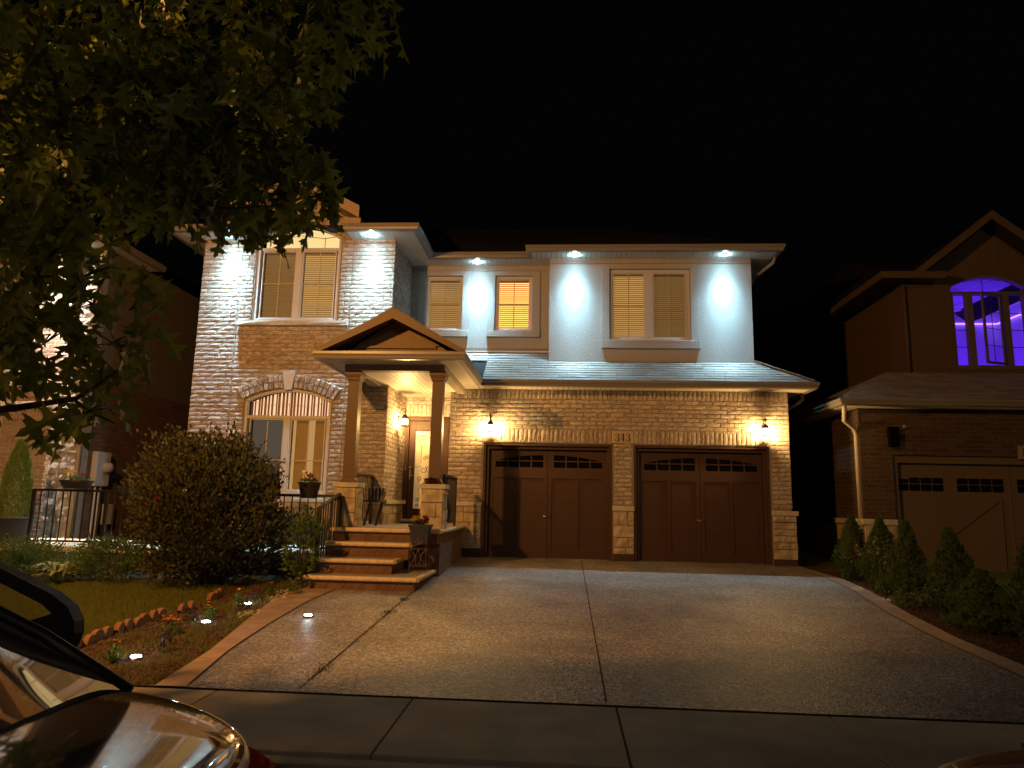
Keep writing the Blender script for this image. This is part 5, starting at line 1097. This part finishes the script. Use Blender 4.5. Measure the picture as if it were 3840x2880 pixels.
# lawn edging
eb = None
spots = [(-4.34, 5.95+.148*k) for k in range(13)]+[(-4.24, 8.0), (-4.24, 8.15), (-4.27, 8.72), (-4.29, 8.88), (-4.32, 9.04)]
for i, (x, y) in enumerate(spots):
    if eb is None:
        m = MB(); n = 12; zb = gz(y)-.05
        for k in range(n+1):
            a = math.pi*k/n
            for dx in (-.028, .028): m.v.append((x+dx, y+.072*math.cos(a), zb+.07+.072*math.sin(a)))
        for dx in (-.028, .028): m.v.append((x+dx, y-.072, zb)); 
        for dx in (-.028, .028): m.v.append((x+dx, y+.072, zb))
        for k in range(n): m.f.append((2*k, 2*k+1, 2*k+3, 2*k+2))
        L0 = [2*k for k in range(n+1)]+[2*n+2, 2*n+4]; m.f.append(tuple(L0)); m.f.append(tuple(q+1 for q in reversed(L0)))
        eb = m.build('edging_brick', M('terracotta_edging', (.30, .14, .06), .85, col2=(.20, .09, .04), ns=12, bump=.4), None, bevel=.008, label='scallop topped terracotta edging brick in the long row between lawn and flower bed', cat='edging', group='scalloped lawn edging bricks')
    else:
        c = eb.copy(); C.objects.link(c); c.location = (x+R.uniform(-.015, .015), y, gz(y)-.05+R.uniform(-.01, .01)); c['label'] = eb['label'] if i < 13 else ('scalloped edging brick in the short loose pair midway up the lawn edge' if i < 15 else 'scalloped edging brick in the last group of three near the big bush'); c.rotation_euler = (R.uniform(-.12, .12), R.uniform(-.08, .08), R.uniform(-.2, .2))
# disc lights
dl0 = None
for (x, y, zo, lab) in ((-2.78, 7.94, 0, 'glowing disc light lying on the driveway near the steps'), (-3.72, 8.50, -.01, 'glowing disc light farthest up the flower bed beside red flowers'), (-3.72, 7.51, -.01, 'glowing disc light in the middle of the flower bed'), (-3.64, 6.15, -.01, 'glowing disc light nearest the sidewalk in the flower bed')):
    z = gz(y)+zo
    if dl0 is None:
        dl0 = thing('disc_light', (x, y, z), lab, 'garden light', 'round solar disc lights'); MB().lathe((x, y, z), [(.055, 0), (.06, .015), (.055, .022), (.02, .022)], 20).build('housing', m_nickel, dl0)
        d = MB()
        for k in range(8): a = k*math.pi/4; d.lathe((x+.032*math.cos(a), y+.032*math.sin(a), z+.022), [(.010, 0), (.010, .006), (.002, .009)], 8)
        d.build('led', lit('disc_led', (.80, .94, 1), 60), dl0)
    else: dup(dl0, (x, y, z), lab)
    lamp('disc_lamp', 'POINT', (x, y, z+.06), .9, (.8, .94, 1), .03)
# flowers in the bed
def flower_plant(c, n, col, label, h=.14, r=.09, nl=90, leafm=None, name='marigold_plant'):
    t = thing(name, c, label, 'flower'); f = MB()
    for _ in range(nl): o = rv(); small_leaf(f, Vector(c)+Vector((o.x*r, o.y*r, abs(o.z)*h*.8)), rv()+Vector((0, 0, .5)), .04, .012, R.uniform(-1, 1))
    f.build('foliage', leafm or m_gl2, t); b = MB()
    for _ in range(n):
        o = rv(); p = Vector(c)+Vector((o.x*r*.9, o.y*r*.9, h*R.uniform(.75, 1.1)))
        for k in range(12): a = k*.55; small_leaf(b, p, Vector((math.cos(a), math.sin(a), R.uniform(.1, .9))), .024, .010, R.uniform(-.5, .5))
    b.build('blossoms', col, t)
flower_plant((-3.81, 6.98, -1.34), 11, m_orange, 'orange marigold with the most blossoms in the middle of the bed', .17, .10)
flower_plant((-3.78, 7.72, -1.30), 3, m_yel, 'small yellow marigold just behind the middle disc light', .14, .05)
flower_plant((-3.92, 7.95, -1.29), 2, m_yel, 'tiny yellow marigold furthest left in the bed', .14, .05)
flower_plant((-3.90, 8.62, -1.25), 2, m_orange, 'single orange marigold left of the far disc light', .14, .04)
flower_plant((-3.68, 9.05, -1.23), 3, m_orange, 'orange marigold behind the dark red flowers by the far disc light', .20, .05)
flower_plant((-3.72, 8.72, -1.25), 9, m_wine, 'dark red flowers right behind the far disc light', .16, .09, 60, M('dark_leaf', (.03, .012, .01), .6), 'red_flower_plant')
flower_plant((-3.86, 7.50, -1.31), 9, m_wine, 'dark red leafy flowers left of the middle disc light', .15, .10, 80, M('dark_leaf'), 'red_flower_plant')
flower_plant((-3.62, 8.15, -1.27), 7, m_wine, 'dark red leafy plant midway between the two far disc lights', .15, .09, 80, M('dark_leaf'), 'red_flower_plant')
flower_plant((-3.50, 6.35, -1.37), 4, m_wine, 'spindly dark plant with pale tip beside the nearest disc light', .22, .05, 60, M('dark_leaf'), 'red_flower_plant')
flower_plant((-3.76, 6.00, -1.39), 2, m_yel, 'dark little marigold bush in front of the nearest disc light', .17, .06, 110)
flower_plant((-3.45, 9.25, -1.2), 2, m_yel, 'faint yellowish plant beside the lowest step', .16, .09)
# planters
def flower_heads(mb, c, n, r, h, s=.03):
    for _ in range(n):
        o = rv(); p = Vector(c)+Vector((o.x*r, o.y*r, h*R.uniform(.5, 1.1)))
        for k in range(8): small_leaf(mb, p, rv()+Vector((0, -.3, .3)), s, s*.4, R.uniform(-1, 1))
def planter(c, r0, r1, h, label, cols, name='flower_pot', oval=1, extra=None):
    t = thing(name, c, label, 'planter'); m = pot(MB(), (0, 0, 0), r0, r1, h); m.v = [(c[0]+v[0]*oval, c[1]+v[1], c[2]+v[2]) for v in m.v]; m.build('pot', m_pot, t, smooth=False)
    f = MB(); 
    for _ in range(90): o = rv(); small_leaf(f, Vector(c)+Vector((o.x*r1*.8*oval, o.y*r1*.8, h+abs(o.z)*.05)), rv()+Vector((0, 0, .6)), .05, .015, R.uniform(-1, 1))
    f.build('foliage', m_gl2, t)
    for (dx, n, m_, hh, rr_) in cols: b = MB(); flower_heads(b, (c[0]+dx, c[1], c[2]+h), n, rr_, hh); b.build('blossoms', m_, t)
    return t
planter((-3.92, 10.86, .0), .12, .165, .25, 'dark round pot of red flowers hooked over the railing by the steps', [(.0, 12, m_red, .13, .06)])
planter((-7.72, 10.88, .07), .16, .21, .135, 'low oval black planter with a red bloom on the left railing', [(.10, 4, m_red, .14, .04)], oval=1.15)
st = thing('solar_stake_light', (-7.86, 10.86, .2), 'little white stake light stuck in the oval planter on the left railing', 'garden light')
b = MB(); b.tube([(-7.86, 10.86, .16), (-7.86, 10.86, .34)], .02, 8); b.build('stem', m_white, st); MB().box(-7.9, -7.76, 10.82, 10.9, .34, .36).build('lamp_cap', m_yel, st)
st = thing('solar_stake_light', (-4.06, 10.86, .2), 'thin white stake light in the pot of red flowers by the steps', 'garden light'); b = MB(); b.tube([(-4.02, 10.86, .2), (-4.02, 10.86, .40)], .012, 8); b.build('stem', m_white, st); MB().box(-4.045, -3.99, 10.84, 10.88, .39, .43).build('lamp_cap', m_white, st)
f = MB()
t = thing('christmas_cactus_pot', (-1.95, 10.98, .26), 'low dark red leafy plant lying on the right pier cap', 'plant')
for _ in range(160): o = rv(); small_leaf(f, Vector((-2.03, 10.985, .265))+Vector((o.x*.14, o.y*.03, abs(o.z)*.08)), rv()+Vector((0, -.4, .3)), .05, .016, R.uniform(-1, 1))
f.build('foliage', M('wine_leaf', island=GRN((.05, .01, .01), (.16, .03, .025), (.03, .02, .01)), rough=.4), t)
# wire plant stand with a square pot, standing on the lowest step
SX, SY, SZ = -2.06, 10.42, -1.02
ps = thing('plant_stand', (SX, SY, SZ), 'tall square wire plant stand beside the steps', 'plant stand'); b = MB(); q = .12; Hs = .56
for dx in (-q, q):
    for dy in (-q, q): b.tube([(SX+dx, SY+dy, SZ), (SX+dx, SY+dy, SZ+Hs)], .006, 5)
for z in (.10, .34, Hs): 
    for p, r_ in (((-q, -q), (q, -q)), ((q, -q), (q, q)), ((q, q), (-q, q)), ((-q, q), (-q, -q))): b.tube([(SX+p[0], SY+p[1], SZ+z), (SX+r_[0], SY+r_[1], SZ+z)], .005, 4)
for f_ in (-1, 1): b.tube([(SX+f_*q, SY-q, SZ+.10), (SX+f_*.04, SY-q, SZ+.22), (SX+f_*.0, SY-q, SZ+.34)], .004, 4); b.tube([(SX+f_*q, SY-q, SZ+.34), (SX+f_*.05, SY-q, SZ+.26), (SX+f_*.02, SY-q, SZ+.12)], .004, 4)
b.tube([(SX+.06*math.cos(a), SY-q, SZ+.46+.05*math.sin(a)) for a in [math.pi+i*math.pi/8 for i in range(9)]], .004, 4)
for a in (.9, 1.57, 2.24): b.tube([(SX, SY-q, SZ+.42), (SX+.05*math.cos(a), SY-q, SZ+.42+.09*math.sin(a))], .004, 4)
b.build('wire_frame', M('bronze_wire', (.20, .13, .09), .4, metal=.6), ps)
ft = thing('square_flower_pot', (SX, SY, SZ+.42), 'square dark pot with yellow and red blooms on the wire plant stand', 'planter')
b = MB(); b.hexa([(SX-.10, SY-.10, SZ+.40), (SX+.10, SY-.10, SZ+.40), (SX+.10, SY+.10, SZ+.40), (SX-.10, SY+.10, SZ+.40), (SX-.145, SY-.145, SZ+.67), (SX+.145, SY-.145, SZ+.67), (SX+.145, SY+.145, SZ+.67), (SX-.145, SY+.145, SZ+.67)])
for s in (-1, 1): b.box(SX-.155, SX+.155, SY+s*.148-.008, SY+s*.148+.008, SZ+.65, SZ+.68); b.box(SX+s*.148-.008, SX+s*.148+.008, SY-.14, SY+.14, SZ+.65, SZ+.68)
b.build('pot', m_pot, ft)
f = MB()
for _ in range(120): o = rv(); small_leaf(f, Vector((SX+o.x*.12, SY+o.y*.12, SZ+.68+abs(o.z)*.06)), rv()+Vector((0, 0, .6)), .05, .015, R.uniform(-1, 1))
f.build('foliage', M('dark_green_leaf', (.03, .045, .012), .6), ft)
b = MB(); flower_heads(b, (SX-.07, SY-.02, SZ+.68), 16, .06, .10); b.build('blossoms', m_yel, ft); b = MB(); flower_heads(b, (SX+.08, SY-.02, SZ+.68), 13, .055, .11); b.build('blossoms', m_red, ft)
pot(MB(), (SX+.26, SY+.30, -.62), .07, .09, .16).build('small_pot', m_pot, None, label='small black pot behind the plant stand at the foot of the right pier', cat='planter') if 0 else None
# folding chair and stool on the porch
ch = thing('folding_chair', (-3.2, 11.9, -.42), 'dark wooden chair folded against the brick wall behind the left pier', 'chair'); b = MB()
for dx in (0, .20): b.hexa([(-3.30+dx, 11.75, -.42), (-3.26+dx, 11.75, -.42), (-3.18+dx, 11.95, .14), (-3.22+dx, 11.95, .14), (-3.30+dx, 11.78, -.42), (-3.26+dx, 11.78, -.42), (-3.18+dx, 11.98, .14), (-3.22+dx, 11.98, .14)])
b.build('leg', M('dark_wood', (.05, .035, .028), .6), ch); b = MB(); b.box(-3.27, -2.97, 11.62, 11.98, -.04, .0); b.build('seat', M('dark_wood'), ch)
b = MB()
for k in range(5): b.box(-3.30+k*.06, -3.26+k*.06, 11.99, 12.01, -.02, .20)
b.build('backrest', M('dark_wood'), ch)

# ================================================================== PARKED CARS
def loft(mb, rings, cap=True):
    b = len(mb.v); k = len(rings[0])
    for r in rings: mb.v += [tuple(p) for p in r]
    for i in range(len(rings)-1):
        for j in range(k): a, c = b+i*k+j, b+i*k+(j+1) % k; mb.f.append((a, c, c+k, a+k))
    if cap: mb.f.append(tuple(b+j for j in reversed(range(k)))); mb.f.append(tuple(b+(len(rings)-1)*k+j for j in range(k)))
def car(tail_x, sgn, yc, label, paint, zr=-1.525):
    t = thing('parked_car', (tail_x+sgn*2.3, yc, zr), label, 'car')
    X = lambda s: tail_x+sgn*s
    bs = [(0.0, .36, .80, .90, .34), (.02, .30, .93, .99, .46), (.10, .24, .965, 1.02, .60), (.30, .20, .985, 1.045, .76), (.62, .19, 1.0, 1.06, .90), (1.6, .18, .97, .99, .90), (2.6, .18, .95, .97, .90), (3.25, .18, .93, .98, .89), (3.9, .19, .86, .92, .87), (4.35, .22, .76, .80, .80), (4.55, .28, .66, .69, .66), (4.60, .36, .60, .62, .55)]
    def ring(s, zb, zs, zt, hw):
        pr = [(-.80*hw, zb), (-.97*hw, zb+.08), (-hw, (zb+zs)/2), (-.985*hw, zs-.05), (-.93*hw, zs+.02), (-.78*hw, (zs*.35+zt*.65)+.01), (-.4*hw, zt), (0, zt+.008)]
        pr = pr+[(-a, b_) for a, b_ in reversed(pr[:-1])]; return [Vector((X(s+(.05*(abs(y)/hw)**2 if s < .05 else (-.12*(abs(y)/hw)**2 if s > 4.2 else 0))), yc+y, zr+z)) for y, z in pr]
    m = MB(); loft(m, [ring(*q) for q in bs]); m.build('body', paint, t, smooth=True, sub=2)
    # greenhouse: roof, rear glass, windscreen, side glass, pillars
    def gh(s, hw, z): return [Vector((X(s), yc+y*hw, zr+z-.06*y*y)) for y in (-1, -.6, -.2, .2, .6, 1)]
    def sheet(rows, name, mat, th=0):
        m = MB(); k = len(rows[0])
        for r in rows: m.v += [tuple(p) for p in r]
        for i in range(len(rows)-1):
            for j in range(k-1): m.f.append((i*k+j, i*k+j+1, (i+1)*k+j+1, (i+1)*k+j))
        return m.build(name, mat, t, smooth=True, sub=1)
    m_cg = M('car_glass', (.20, .20, .21), .03, metal=.5, coat=1)
    RG = [(.50, .80, 1.05), (.80, .77, 1.17), (1.10, .72, 1.315), (1.40, .67, 1.40)]
    sheet([gh(*q) for q in RG], 'rear_window', m_cg)
    sheet([gh(1.40, .67, 1.402), gh(1.8, .66, 1.44), gh(2.3, .66, 1.43), gh(2.6, .67, 1.40)], 'roof', paint)
    sheet([gh(2.6, .67, 1.40), gh(3.0, .72, 1.20), (gh(3.45, .78, .97))], 'windscreen', m_cg)
    for sd in (-1, 1):
        m = MB(); top = [(.56, .80, 1.03), (.80, .77, 1.17), (1.10, .72, 1.315), (1.40, .67, 1.40), (1.8, .66, 1.44), (2.3, .66, 1.43), (2.6, .67, 1.40), (3.0, .72, 1.20), (3.45, .78, .97)]
        for (s, hw, z) in top: m.v.append((X(s), yc+sd*(hw+.004), zr+z-.035)); m.v.append((X(s), yc+sd*.83, zr+.955))
        for i in range(len(top)-1): m.f.append((2*i, 2*i+1, 2*i+3, 2*i+2))
        m.build('side_window', m_cg, t, smooth=True)
        m = MB(); m.tube([(X(s), yc+sd*(hw+.0), zr+z-.028) for s, hw, z in top], .017, 8); m.tube([(X(.50), yc+sd*.84, zr+.985), (X(.30), yc+sd*.825, zr+.99), (X(.10), yc+sd*.77, zr+.975)], .012, 6) if 0 else None
        m.build('pillar', M('black_trim', (.008, .008, .008), .5), t, smooth=True)
        m = MB(); tl = [(X(.02), yc+sd*.44), (X(.09), yc+sd*.59), (X(.19), yc+sd*.69), (X(.30), yc+sd*.77)]
        for (x, y) in tl: m.v += [(x-sgn*.035, y+sd*.012, zr+.90), (x-sgn*.045, y+sd*.018, zr+.66)]
        for i in range(3): m.f.append((2*i, 2*i+1, 2*i+3, 2*i+2))
        m.build('tail_light', M('tail_lens', (.45, .02, .02), .1, coat=1), t, smooth=True)
    for s in (.85, 3.75):
        for sd in (-1, 1):
            m = MB(); m.lathe((X(s), yc+sd*.80-.1, zr+.32), [(.20, 0), (.32, .01), (.32, .19), (.20, .20)], 28, 'y'); w_ = m.build('wheel', M('tyre_rubber', (.02, .02, .02), .8), t, smooth=True)
            m = MB(); m.lathe((X(s), yc+sd*.80-.105, zr+.32), [(.02, 0), (.19, .0), (.19, .21), (.02, .21)], 20, 'y'); m.build('rim', m_nickel, w_)
    return t
m_p1 = M('grey_metallic_paint', (.22, .245, .29), .07, metal=.9, coat=1); m_p2 = M('maroon_paint', (.05, .014, .008), .25, metal=.3, coat=1)
c1 = car(-.60, -1, 1.15, 'dark grey parked sedan at the lower left with house lights mirrored in its boot lid', m_p1)
dr = MB(); Yd = 2.30
outer = [(-2.9, .16), (-2.4, -.02), (-1.95, -.215), (-1.862, -.251), (-1.674, -.327), (-1.61, -.368), (-1.582, -.412), (-1.578, -.45), (-1.59, -.49), (-1.64, -.56), (-1.70, -.75), (-1.76, -1.2), (-2.9, -1.25)]
inner = [(-2.75, .03), (-2.3, -.12), (-1.95, -.265), (-1.855, -.298), (-1.70, -.362), (-1.663, -.39), (-1.70, -.402), (-1.833, -.446), (-2.1, -.50), (-2.75, -.56)]
# door shell = outer outline with the glass opening cut out: built as strips
def strip(a, b_, y0, y1):
    for i in range(len(a)-1): dr.hexa([(a[i][0], y0, a[i][1]), (a[i+1][0], y0, a[i+1][1]), (b_[i+1][0], y0, b_[i+1][1]), (b_[i][0], y0, b_[i][1]), (a[i][0], y1, a[i][1]), (a[i+1][0], y1, a[i+1][1]), (b_[i+1][0], y1, b_[i+1][1]), (b_[i][0], y1, b_[i][1])])
strip([outer[0], outer[1], outer[2], outer[3], outer[4]], [inner[0], inner[1], inner[2], inner[3], inner[4]], Yd, Yd+.05)
strip([outer[4], outer[5], outer[6], outer[7]], [inner[4], inner[5], inner[5], inner[5]], Yd, Yd+.05)
strip([outer[7], outer[8], outer[9], (-1.84, -.60), (-2.1, -.62), (-2.9, -.62)], [inner[5], inner[6], inner[6], inner[7], inner[8], inner[9]], Yd, Yd+.05)
strip([outer[0], (-2.9, -.62)], [inner[0], inner[9]], Yd, Yd+.05)
dr.hexa([(-2.9, Yd, -.62), (-1.66, Yd, -.62), (-1.76, Yd, -1.2), (-2.9, Yd, -1.25), (-2.9, Yd+.08, -.62), (-1.66, Yd+.08, -.62), (-1.76, Yd+.08, -1.2), (-2.9, Yd+.08, -1.25)])
do = dr.build('rear_door', M('black_trim'), c1, label='open black framed door with clear window')
MB().quad(*[(p[0], Yd+.02, p[1]) for p in inner]).build('door_window', glass('tinted_glass', (.75, .78, .75), .3), do)
car(.78, 1, 1.50, 'maroon parked car whose boot edge just shows at the lower right corner', m_p2, -1.672)
